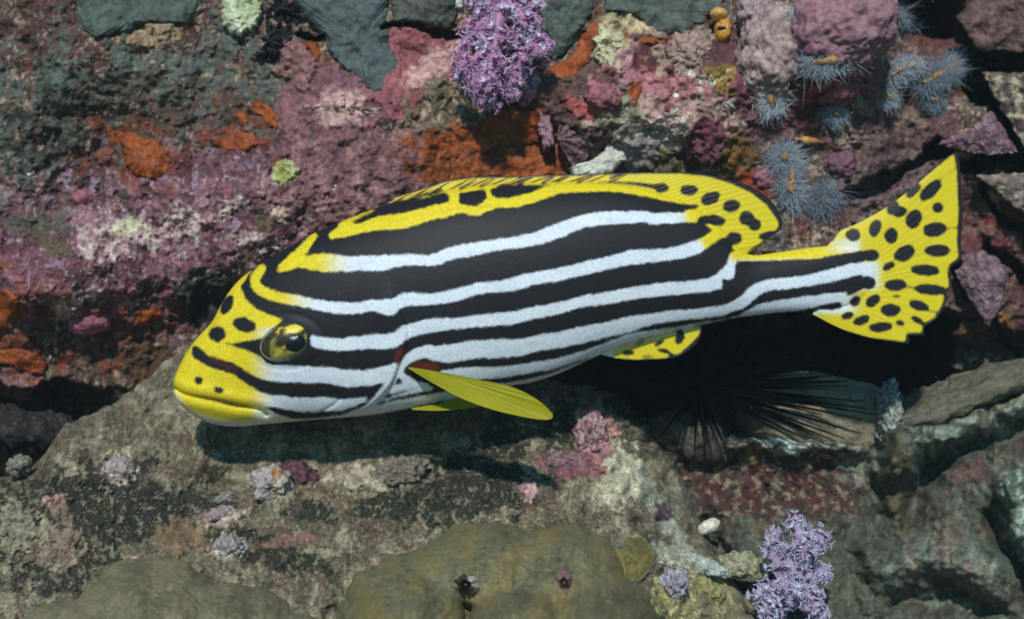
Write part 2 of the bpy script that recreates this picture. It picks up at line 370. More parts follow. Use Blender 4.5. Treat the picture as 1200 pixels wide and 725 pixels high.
# ------------------------------------------------------------------ boulder under the fish
bx = axis(-420, -25, 915, 1000, 1.6, 60)
rid = np.interp(bx, [-420, -150, 0, 40, 75, 130, 175, 215, 260, 300, 420, 560, 640, 690, 725, 755, 785, 805, 830, 860, 900, 1000],
                [640, 600, 560, 545, 500, 474, 440, 404, 382, 376, 384, 424, 446, 452, 456, 478, 520, 565, 625, 680, 735, 840])
rid = rid+3.5*fbm2(bx/18, bx*0, 3, 201)
nb, nf = 26, 270
vv = np.concatenate([np.linspace(0, 1, nf)])
botp = np.maximum(1000, rid+200)
bmid = np.maximum(750, rid+60); VK = .84
BY = np.where(vv[:, None] < VK, rid[None]+(bmid-rid)[None]*(vv[:, None]/VK), bmid[None]+(botp-bmid)[None]*((vv[:, None]-VK)/(1-VK)))   # ridge -> bottom, finer in view
BX = np.repeat(bx[None], nf, 0)
BWX = BX+10*fbm2(BX/50, BY/50, 3, 203); BWY = BY+10*fbm2(BX/50, BY/50, 3, 213)
BD = np.interp(BWY, [370, 440, 490, 540, 620, 725, 850, 1100], [.105, .082, .062, .036, -.03, -.115, -.16, -.19])
BD += .10*sstep(690, 850, BWX)**1.3+.05*sstep(140, -200, BWX)
BD += .03*np.exp(-((BY-rid[None])/14.)**2)                              # rounded crest
Bc = BD.copy()
bf2 = fbm2(BX/34, BY/34, 4, 221, .6); bf3 = fbm2(BX/11, BY/11, 4, 231, .65)
BC = np.empty(BX.shape+(3,)); BC[:] = lin((114, 108, 82)); brg = np.ones_like(BX)
def bo(m, col, lift=0., rg=None):
    global BC, BD, brg
    BC += (lin(col)-BC)*m[..., None]; BD -= lift*m
    if rg is not None: brg += (rg-brg)*m
bp_ = lambda *a, **k: patch(BX, BY, *a, **k)
bo(sstep(.05, .4, bf2), (108, 96, 82)); bo(sstep(.1, .4, -bf2+.3*bf3), (146, 142, 120))
bo(sstep(.2, .45, bf3)*.8, (86, 72, 60)); bo(sstep(.28, .5, -bf3)*.8, (172, 166, 150), .0008)
bo(.5*sstep(.35, .6, fbm2(BX/24, BY/24, 4, 241)), (112, 84, 80), .001); bo(.7*sstep(.35, .5, fbm2(BX/16, BY/16, 3, 251)), (112, 84, 52))
b4 = fbm2(BX/4.5, BY/4.5, 3, 255, .7); b5 = fbm2(BX/7, BY/7, 3, 256, .7)
b6 = fbm2(BX/22, BY/22, 5, 257, .6); b7 = fbm2(BX/30, BY/30, 5, 258, .6)
bo(.7*sstep(.2, .32, b6), (104, 82, 68)); bo(.7*sstep(.22, .34, -b6), (98, 102, 76)); bo(.7*sstep(.26, .36, b7), (166, 160, 140), .0008); bo(.6*sstep(.3, .4, -b7), (74, 62, 52))
bo(.4*sstep(.1, .35, b4), (80, 72, 58)); bo(.35*sstep(.25, .45, -b4), (168, 160, 142)); bo(.3*sstep(.3, .5, b5), (112, 86, 76))
dk = (36, 43, 34)
for q in ((90, 610, 90, 26, -12), (150, 600, 55, 22, 10), (75, 660, 50, 24, -10), (35, 590, 60, 20, -25), (120, 565, 45, 14, -20), (550, 575, 62, 26, -8), (565, 545, 30, 20, 0), (470, 590, 60, 10, -10), (235, 590, 40, 9, 10), (300, 640, 40, 12, 20), (345, 655, 40, 10, 10), (590, 520, 20, 30, 0), (660, 495, 22, 22, 0), (735, 475, 26, 16, 30), (360, 600, 20, 8, 0), (250, 555, 14, 8, 0)):
    q = (q[0], q[1], q[2]*1.3, q[3]*1.45, q[4])
    bo(bp_(*q, warp=.6, soft=.1, scale=20)*sstep(-.5, -.3, bf3)*sstep(.75, .5, b4), dk, -.001, .45)
for q, c in (((140, 548, 18, 14, 20), (214, 200, 196)), ((65, 588, 14, 10, 0), (186, 150, 140)), ((262, 605, 22, 9, -20), (196, 176, 172)), ((270, 640, 18, 12, 0), (200, 196, 190)), ((425, 560, 40, 14, 0), (180, 170, 156)),
             ((340, 633, 34, 7, -8), (140, 104, 98)), ((700, 520, 18, 34, 0), (190, 130, 140)), ((690, 500, 14, 26, -10), (196, 150, 160)), ((675, 545, 34, 14, 0), (150, 96, 112)), ((735, 555, 18, 30, -20), (206, 204, 184)), ((715, 575, 24, 16, 0), (190, 186, 164)),
             ((620, 572, 9, 12, 0), (200, 160, 170)), ((770, 590, 10, 50, -28), (150, 160, 150)), ((790, 620, 8, 40, -30), (170, 176, 170)), ((775, 600, 10, 10, 0), (96, 66, 100)), ((820, 665, 40, 12, 20), (206, 214, 206)), ((850, 685, 40, 22, 25), (170, 172, 120)), ((790, 650, 30, 10, 25), (186, 192, 176)), ((790, 700, 30, 22, 0), (190, 186, 120)), ((830, 710, 40, 20, 0), (150, 140, 104)), ((220, 470, 40, 22, 0), (140, 136, 118)), ((65, 640, 30, 30, 0), (150, 134, 120)), ((20, 620, 30, 30, 0), (150, 146, 130)), ((215, 630, 30, 18, 0), (136, 112, 86))):
    bo(bp_(*q, warp=.7, soft=.3, scale=11), c, .002, 1.3)
bo(sstep(720, 790, BX+.35*(BY-520)*-1)*sstep(480, 560, BY)*.55*sstep(-.3, .3, noise2(BX/9+BY/22, BY/60)), (120, 128, 120), .0015)
BC *= (.90*(1+.35*bf3+.25*bf2))[..., None].clip(.35, 1.5)*np.array([1.06, 1.0, .84])
brel = .006*fbm2(BX/70, BY/70, 3, 261)+.0026*(1-2.2*np.abs(fbm2(BX/30, BY/30, 3, 271)))+(.0017*fbm2(BX/12, BY/12, 3, 281)+.0009*fbm2(BX/4.5, BY/4.5, 2, 291))*brg
BD = BD-brel
back = P(BX[0][None], BY[0][None], BD[0][None])-0
tt = np.linspace(1, 0, nb, endpoint=False)[:, None]
bk = back+np.stack(np.broadcast_arrays(0*tt, .16*np.sin(tt*1.5), -.30*(1-np.cos(tt*1.5))), -1)
bk += (.004*fbm2(BX[:1]/20, 40*tt+0*BX[:1], 3, 295))[..., None]*np.array([0, .5, 1])*np.minimum(1, tt*4)[..., None]
BV = np.concatenate([bk, P(BX, BY, BD)]); BCc = np.concatenate([np.repeat(BC[:1], nb, 0), BC])
boulder = mesh_obj('boulder', BV.reshape(-1, 3), gridF(nf+nb, len(bx))[:, ::-1], MAT['rock'], attrs={'col': BCc.reshape(-1, 3)})
tag(boulder, 'large speckled grey-brown boulder with dark algae patches lying directly under the striped fish', 'boulder')
def bF(px, py):
    px, py = np.broadcast_arrays(np.asarray(px, float), np.asarray(py, float))
    i = np.clip(np.interp(px, bx, np.arange(len(bx))), 0, len(bx)-1.001); i0 = np.round(i).astype(int)
    r0, m0, b0 = rid[i0], bmid[i0], botp[i0]
    v = np.where(py < m0, VK*np.clip((py-r0)/(m0-r0), 0, 1), VK+(1-VK)*np.clip((py-m0)/(b0-m0), 0, 1)); j = np.clip(v*(nf-1), 0, nf-1.001); j0 = j.astype(int); fj = j-j0
    return BD[j0, i0]*(1-fj)+BD[j0+1, i0]*fj
def bFs(px, py):          # smoothed
    return sum(bF(px+dx, py+dy) for dx in (-9, 0, 9) for dy in (-9, 0, 9))/9

# seabed far below, one sheet to the horizon
gxs = np.linspace(-1, 1, 121); gxs = np.sign(gxs)*np.abs(gxs)**3*12
SX, SY = np.meshgrid(gxs, gxs+.0)
SZ = -.42+.03*fbm2(SX/.5, SY/.5, 3, 301)
sb = mesh_obj('seabed', np.stack([SX, SY, SZ], -1).reshape(-1, 3), gridF(121, 121), rocky('silt', .5, 300, .5, .9, 0, col=(120, 118, 104)))
tag(sb, 'silty sea bed spread below the reef', kind='structure')

# ------------------------------------------------------------------ builders for growths
def crust(name, label, cat, cx, cy, rx, ry, rot=0, thick=.006, col=(150, 80, 30), mat='sponge', warp=.22, f=None, rings=34, segs=110, seed=0, rough_=.0012, col2=None, lobes=None, edge=None, group=None, power=4, parent=None, nscale=22., poly=None, ctr_=None):
    f = f or wallC
    th = np.linspace(0, 2*np.pi, segs, endpoint=False)
    R = 1+warp*(fbm2(np.cos(th)*1.6, np.sin(th)*1.6, 4, seed+cx*.11, .6))
    r = np.linspace(0.02, 1, rings)**.75
    rr, tt = np.meshgrid(r, th, indexing='ij'); Rm = rr*R[None]
    a = math.radians(rot); u, v = rx*Rm*np.cos(tt), ry*Rm*np.sin(tt)
    px, py = cx+u*math.cos(a)-v*math.sin(a), cy+u*math.sin(a)+v*math.cos(a)
    if poly is not None:
        pl = np.array(poly, float); cl = np.vstack([pl, pl[:1]]); L_ = np.concatenate([[0], np.cumsum(np.hypot(*np.diff(cl, axis=0).T))])
        t_ = np.linspace(0, L_[-1], segs, endpoint=False); ed = np.stack([np.interp(t_, L_, cl[:, k]) for k in (0, 1)], 1)
        ed = (np.roll(ed, 1, 0)+ed*2+np.roll(ed, -1, 0))/4
        ed = ed+2.6*np.stack([fbm2(ed[:, 0]/8, ed[:, 1]/8, 3, seed+1), fbm2(ed[:, 0]/8, ed[:, 1]/8, 3, seed+6)], 1)
        c_ = pl.mean(0) if ctr_ is None else np.array(ctr_, float)
        px = c_[0]+(ed[:, 0]-c_[0])[None]*rr; py = c_[1]+(ed[:, 1]-c_[1])[None]*rr
        ar = .5*np.sum(cl[:-1, 0]*cl[1:, 1]-cl[1:, 0]*cl[:-1, 1])
        if ar < 0: px, py = px[:, ::-1], py[:, ::-1]
    prof = (1-rr**power)**.5
    y = f(px, py)-thick*prof+.008*sstep(.93, 1, rr)
    n1 = fbm2(px/nscale, py/nscale, 4, seed+5+cx*.03, .55); n2 = fbm2(px/6, py/6, 2, seed+9)
    y = y-(rough_*1.3*n1+rough_*.5*n2)*prof
    if lobes is not None: y = y-lobes(px, py)*prof
    c = np.empty(px.shape+(3,)); c[:] = lin(col); c *= (1+.35*n1+.2*n2)[..., None].clip(.35, 1.8)
    if col2 is not None: c += (lin(col2)-c)*sstep(.0, .35, n1+.3*n2)[..., None]
    if lobes is not None: c += (lin((132, 142, 128))-c)*(.10*lobes.crease)[..., None]  # creases tinted blue-grey: growth edge, plus ambient light put into the colour
    if edge is not None: c += (lin(edge)-c)*(sstep(.82, .97, rr+.08*n2)*.85)[..., None]
    V = P(px, py, y); V0 = V[0].mean(0)
    V = np.concatenate([V.reshape(-1, 3), V0[None]]); cc = np.concatenate([c.reshape(-1, 3), c[0].mean(0)[None]])
    F = gridF(rings, segs, True)
    ctr = len(V)-1; j = np.arange(segs)
    fan = np.stack([np.full(segs, ctr), np.full(segs, ctr), j, (j+1) % segs], 1)
    F = [tuple(q) for q in F.tolist()]+[(ctr, int(b), int(c_)) for b, c_ in zip((j+1) % segs, j)]
    F = [q[::-1] for q in F]
    o = mesh_obj(name, V, F, MAT[mat] if isinstance(mat, str) else mat, parent=parent, attrs={'col': cc})
    if label: tag(o, label, cat, group)
    return o
def lump(name, label, cat, cx, cy, y, rx, ry, rz, rot=0, col=(120, 110, 100), col2=None, mat='rock', amp=.25, fr=1.8, seed=0, nu=90, nv=60, ridged=0, group=None, tiltx=0, sq=1., patches=(), parent=None, kind=None, stri=None):
    """noise-shaped closed lump; rx, ry in photo pixels at its depth, rz depth radius in metres"""
    if y == 'w': y = float(wallC(np.array([cx*1.]), np.array([cy*1.]))[0])+.12*rz
    k = S*(D+y)/D
    th = np.linspace(0, 2*np.pi, nu, endpoint=False); ph = np.linspace(0.02, np.pi-.02, nv)
    pp, tt = np.meshgrid(ph, th, indexing='ij')
    n = np.stack([np.sin(pp)*np.cos(tt), np.sin(pp)*np.sin(tt), np.cos(pp)], -1)
    if sq != 1.: n = np.sign(n)*np.abs(n)**sq
    big = max(rx, ry)/min(rx, ry)
    q = n*np.array([rx, rz/k, ry])/max(min(rx, ry), 1)
    d = fbm3(q[..., 0]*fr*.6, q[..., 1]*fr*.6, q[..., 2]*fr*.6, 5, seed+cx*.017, .5)
    d = d+.3*fbm3(q[..., 0]*fr*2.6, q[..., 1]*fr*2.6, q[..., 2]*fr*2.6, 4, seed+9, .6)*(amp > .12)
    if ridged: d = d+ridged*(.5-np.abs(fbm3(q[..., 0]*fr, q[..., 1]*fr, q[..., 2]*fr, 4, seed+31)))
    R3 = np.array([rx*k, rz, ry*k]); nn = n/R3; nn /= np.linalg.norm(nn, axis=-1)[..., None]
    loc = n*R3+nn*(amp*d*min(rx*k, ry*k, rz*1.6))[..., None]
    t = math.radians(tiltx); loc = np.stack([loc[..., 0], loc[..., 1]*math.cos(t)-loc[..., 2]*math.sin(t), loc[..., 1]*math.sin(t)+loc[..., 2]*math.cos(t)], -1)
    a = math.radians(-rot); loc = np.stack([loc[..., 0]*math.cos(a)-loc[..., 2]*math.sin(a), loc[..., 1], loc[..., 0]*math.sin(a)+loc[..., 2]*math.cos(a)], -1)
    V = P(cx, cy, y)+loc
    dk_ = .62 if mat == 'farrock' else .72 if name in ('pale_stone', 'barnacle') else 1.  # farrock darkened: light falling off with distance is put into the colour
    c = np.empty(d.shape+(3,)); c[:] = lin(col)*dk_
    n1 = fbm3(q[..., 0]*fr*1.3+5, q[..., 1]*fr*1.3, q[..., 2]*fr*1.3, 5, seed+3, .65)
    c *= (1+.5*n1)[..., None].clip(.3, 2)
    if col2 is not None: c += (lin(col2)*dk_-c)*sstep(-.05, .3, n1)[..., None]
    PX, PY = CX+V[..., 0]/k, CY-V[..., 2]/k
    for (q_, cl) in patches:
        c += (lin(cl)*dk_-c)*patch(PX, PY, *q_, warp=.5, soft=.25, scale=14)[..., None]
    F = gridF(nv, nu, True); tl = [F[:, ::-1]]
    Vf = V.reshape(-1, 3)
    Vf = np.concatenate([Vf, V[0].mean(0)[None], V[-1].mean(0)[None]]); cc = np.concatenate([c.reshape(-1, 3), c[0].mean(0)[None], c[-1].mean(0)[None]])
    j = np.arange(nu); a0, a1 = nu*nv, nu*nv+1
    Fl = F.tolist()+[(a0, int(y_), int(x_)) for x_, y_ in zip((j+1) % nu, j)][::1]+[(a1, int((nv-1)*nu+x_), int((nv-1)*nu+y_)) for x_, y_ in zip((j+1) % nu, j)]
    o = mesh_obj(name, Vf, Fl, MAT[mat] if isinstance(mat, str) else mat, parent=parent, attrs={'col': cc})
    if label: tag(o, label, cat, group, kind)
    return o

exec_order = []
# ------------------------------------------------------------------ smooth grey sponge slabs along the top
GS = dict(mat='slab', rough_=.0007, rings=50, segs=200)
for lab, pl, c1, c2, th in (
    ('smooth grey-green sponge sheet between the reddish rock corner and the pale yellow sponge', [(75, -30), (88, 15), (98, 38), (110, 46), (125, 42), (150, 38), (165, 28), (180, 25), (200, 28), (225, 25), (235, 10), (240, -30)], (80, 98, 84), (70, 84, 74), .008),
    ('long drooping lobe of smooth grey-green sponge with a rounded tip beside the pink crust', [(330, -30), (345, 5), (368, 32), (380, 45), (385, 62), (400, 78), (420, 92), (436, 111), (452, 108), (468, 98), (472, 80), (462, 60), (458, 35), (456, 10), (455, -30)], (82, 96, 92), (72, 88, 90), .010),
    ('small grey-brown sponge ledge above the dark crack by the purple soft coral', [(455, -30), (458, 28), (480, 29), (500, 33), (530, 35), (538, 20), (535, -30)], (84, 90, 78), (76, 80, 74), .012),
    ('grey-green sponge sheet right beside the purple soft coral with an orange sponge rim', [(615, -30), (625, 20), (636, 60), (650, 73), (664, 62), (676, 42), (690, 22), (697, 12), (700, -30)], (84, 96, 86), (76, 88, 82), .010),
    ('broad grey-green sponge sheet beside the small orange sea squirt', [(702, -30), (706, 12), (735, 15), (755, 28), (770, 42), (800, 39), (830, 23), (850, 10), (855, -30)], (86, 98, 86), (78, 86, 80), .010)):
    crust('grey_sponge', lab, 'sponge', pl[0][0], 0, 1, 1, 0, th, c1, col2=c2, poly=pl, seed=pl[0][0]*.07, **GS)
# orange sponges
OR = (176, 78, 12); OR2 = (146, 60, 14)
for lab, pl, th in (
    ('bright orange sponge cushion with smooth rounded top between teal turf and mauve crust', [(138, 162), (150, 152), (165, 158), (190, 165), (203, 185), (198, 205), (180, 212), (160, 210), (150, 198), (145, 185)], .009),
    ('crescent of orange sponge arching round a hollow above the mauve ledge', [(290, 120), (305, 117), (322, 128), (330, 142), (326, 153), (315, 149), (307, 137), (296, 130)], .006),
    ('thin orange sponge strip trailing below the orange crescent', [(240, 165), (262, 162), (278, 152), (300, 157), (307, 167), (290, 178), (270, 179), (255, 173)], .006),
    ('small orange sponge dab left of the orange crescent', [(276, 135), (288, 129), (292, 143), (281, 151)], .004),
    ('faded orange sponge smear at upper edge of the orange cushion', [(122, 146), (136, 150), (150, 158), (140, 172), (126, 164)], .003),
    ('orange sponge band running along the rim of the grey sponge', [(636, 84), (652, 80), (668, 68), (680, 46), (694, 25), (712, 21), (706, 46), (690, 72), (668, 92), (648, 96)], .006),
    ('large orange sponge sheet beneath the purple soft coral', [(545, 178), (558, 152), (570, 132), (600, 124), (640, 127), (646, 140), (632, 156), (640, 168), (600, 174), (580, 170), (562, 184)], .006),
    ('rusty orange sponge touching the dorsal fin below the soft coral shadow', [(568, 205), (580, 190), (610, 180), (640, 182), (655, 197), (672, 207), (640, 212), (600, 214)], .006),
    ('small orange sponge beside the grey sponge sheet and maroon pit', [(722, 40), (745, 36), (778, 42), (782, 50), (750, 52), (730, 50)], .004),
    ('orange sponge patch between red knob and cream crust', [(734, 92), (748, 86), (752, 108), (745, 128), (734, 118)], .004),
    ('thick orange sponge hanging from the dark rock left of the pink knob', [(-40, 330), (5, 335), (22, 345), (25, 370), (15, 386), (-40, 390)], .009),
    ('deep orange sponge in the recess just above the black crevice', [(-40, 405), (10, 408), (40, 410), (55, 420), (56, 440), (35, 438), (10, 427), (-40, 427)], .008),
    ('orange sponge patch between the small pink knob and the boulder', [(138, 372), (155, 365), (190, 358), (197, 368), (180, 380), (150, 387), (135, 383)], .006),
    ('dull orange sponge sliver below the grey sponge lobe', [(356, 44), (366, 42), (378, 62), (372, 72), (360, 58)], .004),
    ('small orange sponge spot beside the grey sponge lobe tip', [(382, 78), (396, 80), (406, 92), (392, 98), (380, 90)], .003)):
    crust('orange_sponge', lab, 'sponge', 0, 0, 1, 1, 0, th, OR, col2=OR2, mat='sponge', poly=pl, seed=pl[0][0]*.1, rough_=.0008, edge=(104, 58, 28), rings=30, segs=120)
# pale and yellow sponges
crust('yellow_sponge', 'pale yellow-green crumbly sponge lump at the edge of the grey sponge', 'sponge', 283, 14, 24, 29, 10, .016, (186, 196, 142), 'sponge', .25, seed=21, rough_=.003, col2=(206, 210, 176))
crust('yellow_sponge', 'lime yellow fuzzy sponge on the mauve ledge by the white crust', 'sponge', 334, 203, 17, 18, 20, .013, (170, 172, 84), 'sponge', .15, seed=22, rough_=.003, col2=(196, 196, 130))
crust('yellow_sponge', 'pale yellow sponge crumbs in the white crust of the mauve ledge', 'sponge', 152, 268, 19, 9, 5, .005, (200, 206, 160), 'sponge', .4, seed=23, rough_=.003)
crust('cream_sponge', 'cream branching sponge lump right of the orange band', 'sponge', 712, 52, 18, 24, 10, .010, (200, 192, 146), 'sponge', .3, seed=24, rough_=.004)
for lab, q, t, c, c2 in (('bright cream knobbly crust right above the maroon lump', (788, 152, 52, 17, 5), .006, (206, 196, 176), (176, 150, 144)),
                         ('cream-white crust lump left of the plum crust by the fawn bulge', (838, 108, 26, 27, 10), .007, (200, 198, 180), (170, 158, 140)),
                         ('pinkish cream crust between maroon pit and orange sea squirt', (806, 66, 28, 30, 0), .006, (178, 156, 136), (156, 110, 112)),
                         ('pale pink and white crust on the mauve rock left of the purple soft coral', (408, 126, 34, 17, 10), .005, (190, 164, 158), (160, 116, 120))):
    crust('cream_crust', lab, 'coralline algae', *q, thick=t, col=c, col2=c2, mat='knob', warp=.55, seed=q[0]*.2, rough_=.0035, nscale=11, rings=44, segs=140)
# black tuft
for (q, lab) in (((322, 46, 17, 24, 15), 'black knobbly sponge beside the pale yellow sponge'), ((333, 12, 22, 14, 30), 'black crumbly sponge above the black knobbly one'), ((313, 64, 12, 9, 0), 'small black sponge lobe below the black knobbly one')):
    crust('black_sponge', lab, 'sponge', *q, thick=.007, col=(26, 24, 32), mat='sponge', warp=.6, seed=q[0]*.3, rough_=.004, nscale=8)
# pink coralline knobs
lump('coralline_mound', 'large dusty pink coralline mass overhanging the feathery tufts', 'coralline algae', 985, 34, 'w', 66, 54, .04, -20, (170, 112, 126), (150, 108, 118), 'knob', .16, 2.6, 3, 140, 90)
lump('coralline_mound', 'pale fawn-pink coralline bulge left of the large pink mass', 'coralline algae', 905, 62, 'w', 40, 55, .03, 10, (172, 138, 132), (186, 158, 150), 'knob', .18, 2.6, 5, 120, 80)
lump('coralline_mound', 'small pale pink coralline cap right beside the orange sea squirt', 'coralline algae', 890, 18, 'w', 26, 20, .02, 0, (186, 160, 160), (150, 116, 128), 'knob', .35, 2.6, 6, 80, 50)
lump('coralline_lump', 'smooth rose pink coralline knob tucked under the mauve ledge', 'coralline algae', 106, 376, 'w', 26, 16, .018, -12, (176, 94, 112), (164, 84, 104), 'knob', .18, 1.8, 7, 90, 60)
lump('coralline_lump', 'flat red-pink coralline disc by the teal turf', 'coralline algae', 99, 232, 'w', 15, 11, .012, 0, (158, 84, 98), None, 'knob', .15, 1.8, 8, 60, 40)
lump('coralline_lump', 'pink wedge of coralline crust tucked beside the purple soft coral', 'coralline algae', 618, 102, 'w', 17, 22, .014, 20, (176, 112, 126), (200, 176, 176), 'knob', .25, 1.8, 9, 60, 40)
lump('coralline_lump', 'red-pink coralline knob above the ribbed oyster', 'coralline algae', 708, 118, 'w', 24, 15, .018, 15, (150, 82, 92), (176, 100, 104), 'knob', .3, 2.2, 10, 80, 50)
lump('coralline_lump', 'round plum-pink knob in the grey feathery growth above the peduncle', 'coralline algae', 983, 195, 'w', 20, 17, .018, 0, (136, 82, 104), (120, 70, 92), 'knob', .3, 2.4, 11, 80, 50)
lump('coralline_lump', 'maroon coralline knob just above the black dorsal fin margin', 'coralline algae', 826, 172, 'w', 25, 19, .018, 10, (134, 72, 88), (112, 62, 76), 'knob', .28, 2.2, 12, 80, 50)
lump('coralline_lump', 'salmon pink coralline lump under the blue tuft with orange stem', 'coralline algae', 985, 108, 'w', 26, 11, .014, -20, (166, 84, 88), (140, 76, 84), 'knob', .3, 2.2, 13, 80, 50)
lump('white_shell', 'white shell fragment half buried beside the lime sponge', 'shell', 386, 226, 'w', 12, 6, .005, -38, (214, 208, 206), None, 'shell', .3, 2, 14, 40, 26)
lump('white_shell', 'tiny white shell stuck on the teal turf', 'shell', 36, 203, 'w', 4, 5, .004, 30, (226, 222, 220), None, 'shell', .3, 2, 15, 24, 16)
lump('white_shell', 'small white shell at the top beside the soft coral', 'shell', 531, 4, 'w', 12, 8, .006, 20, (206, 208, 204), None, 'shell', .4, 2, 16, 40, 26)
lump('white_shell', 'tiny white crumb on the pink and cream crust below the maroon pit', 'shell', 792, 114, 'w', 6, 7, .005, 0, (236, 232, 222), None, 'shell', .5, 2, 17, 30, 20)

# ------------------------------------------------------------------ ribbed oyster, sea squirt
def fanshell(name, label, cx, cy, y, r, a0, a1, ribs, colA, colB, depth=.012, nr=30, nt=120, ratio=1., parent=None, thick=.002):
    rr, tt = np.meshgrid(np.linspace(.04, 1, nr), np.linspace(0, 1, nt), indexing='ij')
    ang = np.radians(a0+(a1-a0)*tt)
    rib = .5+.5*np.cos(tt*ribs*2*np.pi)
    R = r*rr*(1+.05*rib*rr+.12*fbm2(tt*3, rr*0, 3, cx))
    px, py = cx+R*np.cos(ang), cy+R*np.sin(ang)*ratio
    yy = y-depth*np.sin(np.pi*np.clip(rr*.85+.1, 0, 1))*np.sin(np.pi*tt)**.6-.0022*rib*rr-.0012*fbm2(px/5, py/5, 2, 7)
    c = np.empty(px.shape+(3,)); c[:] = lin(colA); c += (lin(colB)-c)*(sstep(.55, .1, rib)*sstep(.1, .3, rr))[..., None]
    V = P(px, py, yy).reshape(-1, 3); Vb = P(px, py, np.full_like(yy, y+.008)+0*yy).reshape(-1, 3)
    n = nr*nt; F = gridF(nr, nt)
    rim = np.concatenate([np.arange(nt), nt*np.arange(1, nr)+nt-1, (nr-1)*nt+np.arange(nt-2, -1, -1), nt*np.arange(nr-2, 0, -1)])
    rq = np.stack([rim, np.roll(rim, -1), np.roll(rim, -1)+n, rim+n], 1)
    F = np.concatenate([F[:, ::-1], F+n, rq])
    o = mesh_obj(name, np.concatenate([V, Vb]), F, MAT['shell'], parent=parent, attrs={'col': np.concatenate([c.reshape(-1, 3)]*2)})
    return o
yo = float(wallC(np.array([672.]), np.array([165.]))[0])-.002
oy = empty('oyster', P(668, 178, .1)); bpy.context.view_layer.update()
tag(oy, 'mauve ribbed oyster with a broad white lower lip just above the dorsal fin', 'oyster')
for o in (fanshell('upper_valve', None, 652, 164, yo, 40, -80, 60, 5, (132, 88, 98), (52, 36, 42), .009),
          crust('lower_valve', None, None, 700, 182, 42, 15, -20, .008, (206, 202, 184), 'shell', .25, seed=31, rough_=.001, poly=[(664, 196), (690, 190), (705, 178), (715, 160), (735, 148), (744, 164), (736, 186), (716, 204), (690, 211), (670, 208)], ctr_=(715, 185), f=lambda a, b: np.full_like(a, yo+.003)),
          crust('shell_edge', None, None, 640, 152, 9, 26, -5, .010, (168, 118, 134), 'shell', .4, seed=32, rough_=.002, f=lambda a, b: np.full_like(a, yo+.004))): setparent(o, oy)
crust('oyster', 'pale mottled oyster valve right of the white lipped ribbed oyster', 'oyster', 748, 178, 26, 22, 20, .008, (142, 130, 124), 'shell', .25, seed=33, rough_=.002, edge=(196, 192, 188))
ysq = float(wallC(np.array([847.]), np.array([36.]))[0])-.004
sq = empty('sea_squirt', P(846, 40, .1)); bpy.context.view_layer.update()
tag(sq, 'small orange-yellow sea squirt with a round opening on the reef top', 'sea squirt')
for o in (lump('body', None, None, 847, 36, ysq, 10, 16, .010, 8, (214, 150, 40), (226, 170, 70), plain('squirt_skin', (206, 140, 40), .35), .16, 2, 1, 50, 34),
          lump('siphon', None, None, 842, 17, ysq-.002, 10, 8, .009, 0, (222, 170, 80), None, plain('squirt_siphon', (216, 160, 74), .35), .12, 2, 2, 40, 26),
          lump('opening', None, None, 846, 33, ysq-.0085, 5.5, 2, .003, 6, (60, 36, 14), None, plain('squirt_opening', (52, 30, 14), .5), .1, 2, 2, 24, 16),
          lump('foot', None, None, 850, 60, ysq+.001, 3, 13, .004, 0, (200, 120, 40), None, plain('squirt_foot', (190, 110, 40), .4), .15, 2, 2, 24, 20)): setparent(o, sq)

# ------------------------------------------------------------------ feathery tufts on orange stems
fil_m = plain('feather_filament', (166, 178, 190), .6, amt=.3); fil_m2 = plain('feather_filament_pale', (196, 204, 210), .6, amt=.3); fil_m3 = plain('feather_filament_dim', (136, 150, 164), .6, amt=.3)
stem_m = plain('tuft_stem', (178, 126, 64), .8, amt=.7, fine=900, spec=.1)
def tuft(label, stems, nfil, ln, mat=fil_m, seed=0, off=.010, swid=5):
    r = np.random.default_rng(seed)
    pts = [np.array(s_, float) for s_ in stems]
    c0 = pts[0].mean(0); y0 = float(wallC(np.array([c0[0]]), np.array([c0[1]]))[0])-off
    root = empty('feathery_tuft', P(c0[0], c0[1], y0)); bpy.context.view_layer.update()
    tag(root, label, 'feathery tuft', 'blue-grey feathery tufts on the reef')
    paths, rad = [], []
    for s_ in pts:
        nn = 9; t = np.linspace(0, 1, nn); q = np.stack([np.interp(t, np.linspace(0, 1, len(s_)), s_[:, k]) for k in (0, 1)], 1)
        q = q+r.normal(0, .8, q.shape)
        ys = wallC(q[:, 0], q[:, 1])-off-.006*np.sin(np.pi*t)
        W = P(q[:, 0], q[:, 1], ys)
        rs = swid*S*(.5+.3*np.sin(np.pi*t))*(1+.35*r.normal(0, 1, nn)).clip(.6, 1.5); rs[0] = rs[-1] = swid*S*.3
        V, F = tubes([W], [rs], 10); o = mesh_obj('stem', V, F, stem_m); setparent(o, root)
        n_ = int(nfil*2.0/len(pts))
        for i in range(n_):
            k = r.random(); b = np.array([np.interp(k, t, W[:, j]) for j in range(3)])+r.normal(0, 1, 3)*np.array([6, 2, 6])*S+np.array([0, .004, 0])
            d = r.normal(0, 1, 3); d[1] = d[1]*.4-.12; d /= np.linalg.norm(d)
            le = ln*.66*S*r.uniform(.5, 1.25); bend = r.normal(0, .6, 3); bend[2] -= .15
            tt = np.linspace(0, 1, 5)[:, None]
            p = b+d*le*tt+bend*le*tt**2*.6
            paths.append(p); rad.append(np.array([.55, .5, .42, .3, .12])*S*.72)
    V, F = tubes(paths, rad, 3)
    o = mesh_obj('filaments', V, F, mat); o['kind'] = 'stuff'; setparent(o, root)
tuft('blue-grey feathery tuft with an orange stem right under the large pink mass', [[(948, 75), (975, 70), (998, 66)]], 750, 24, seed=1)
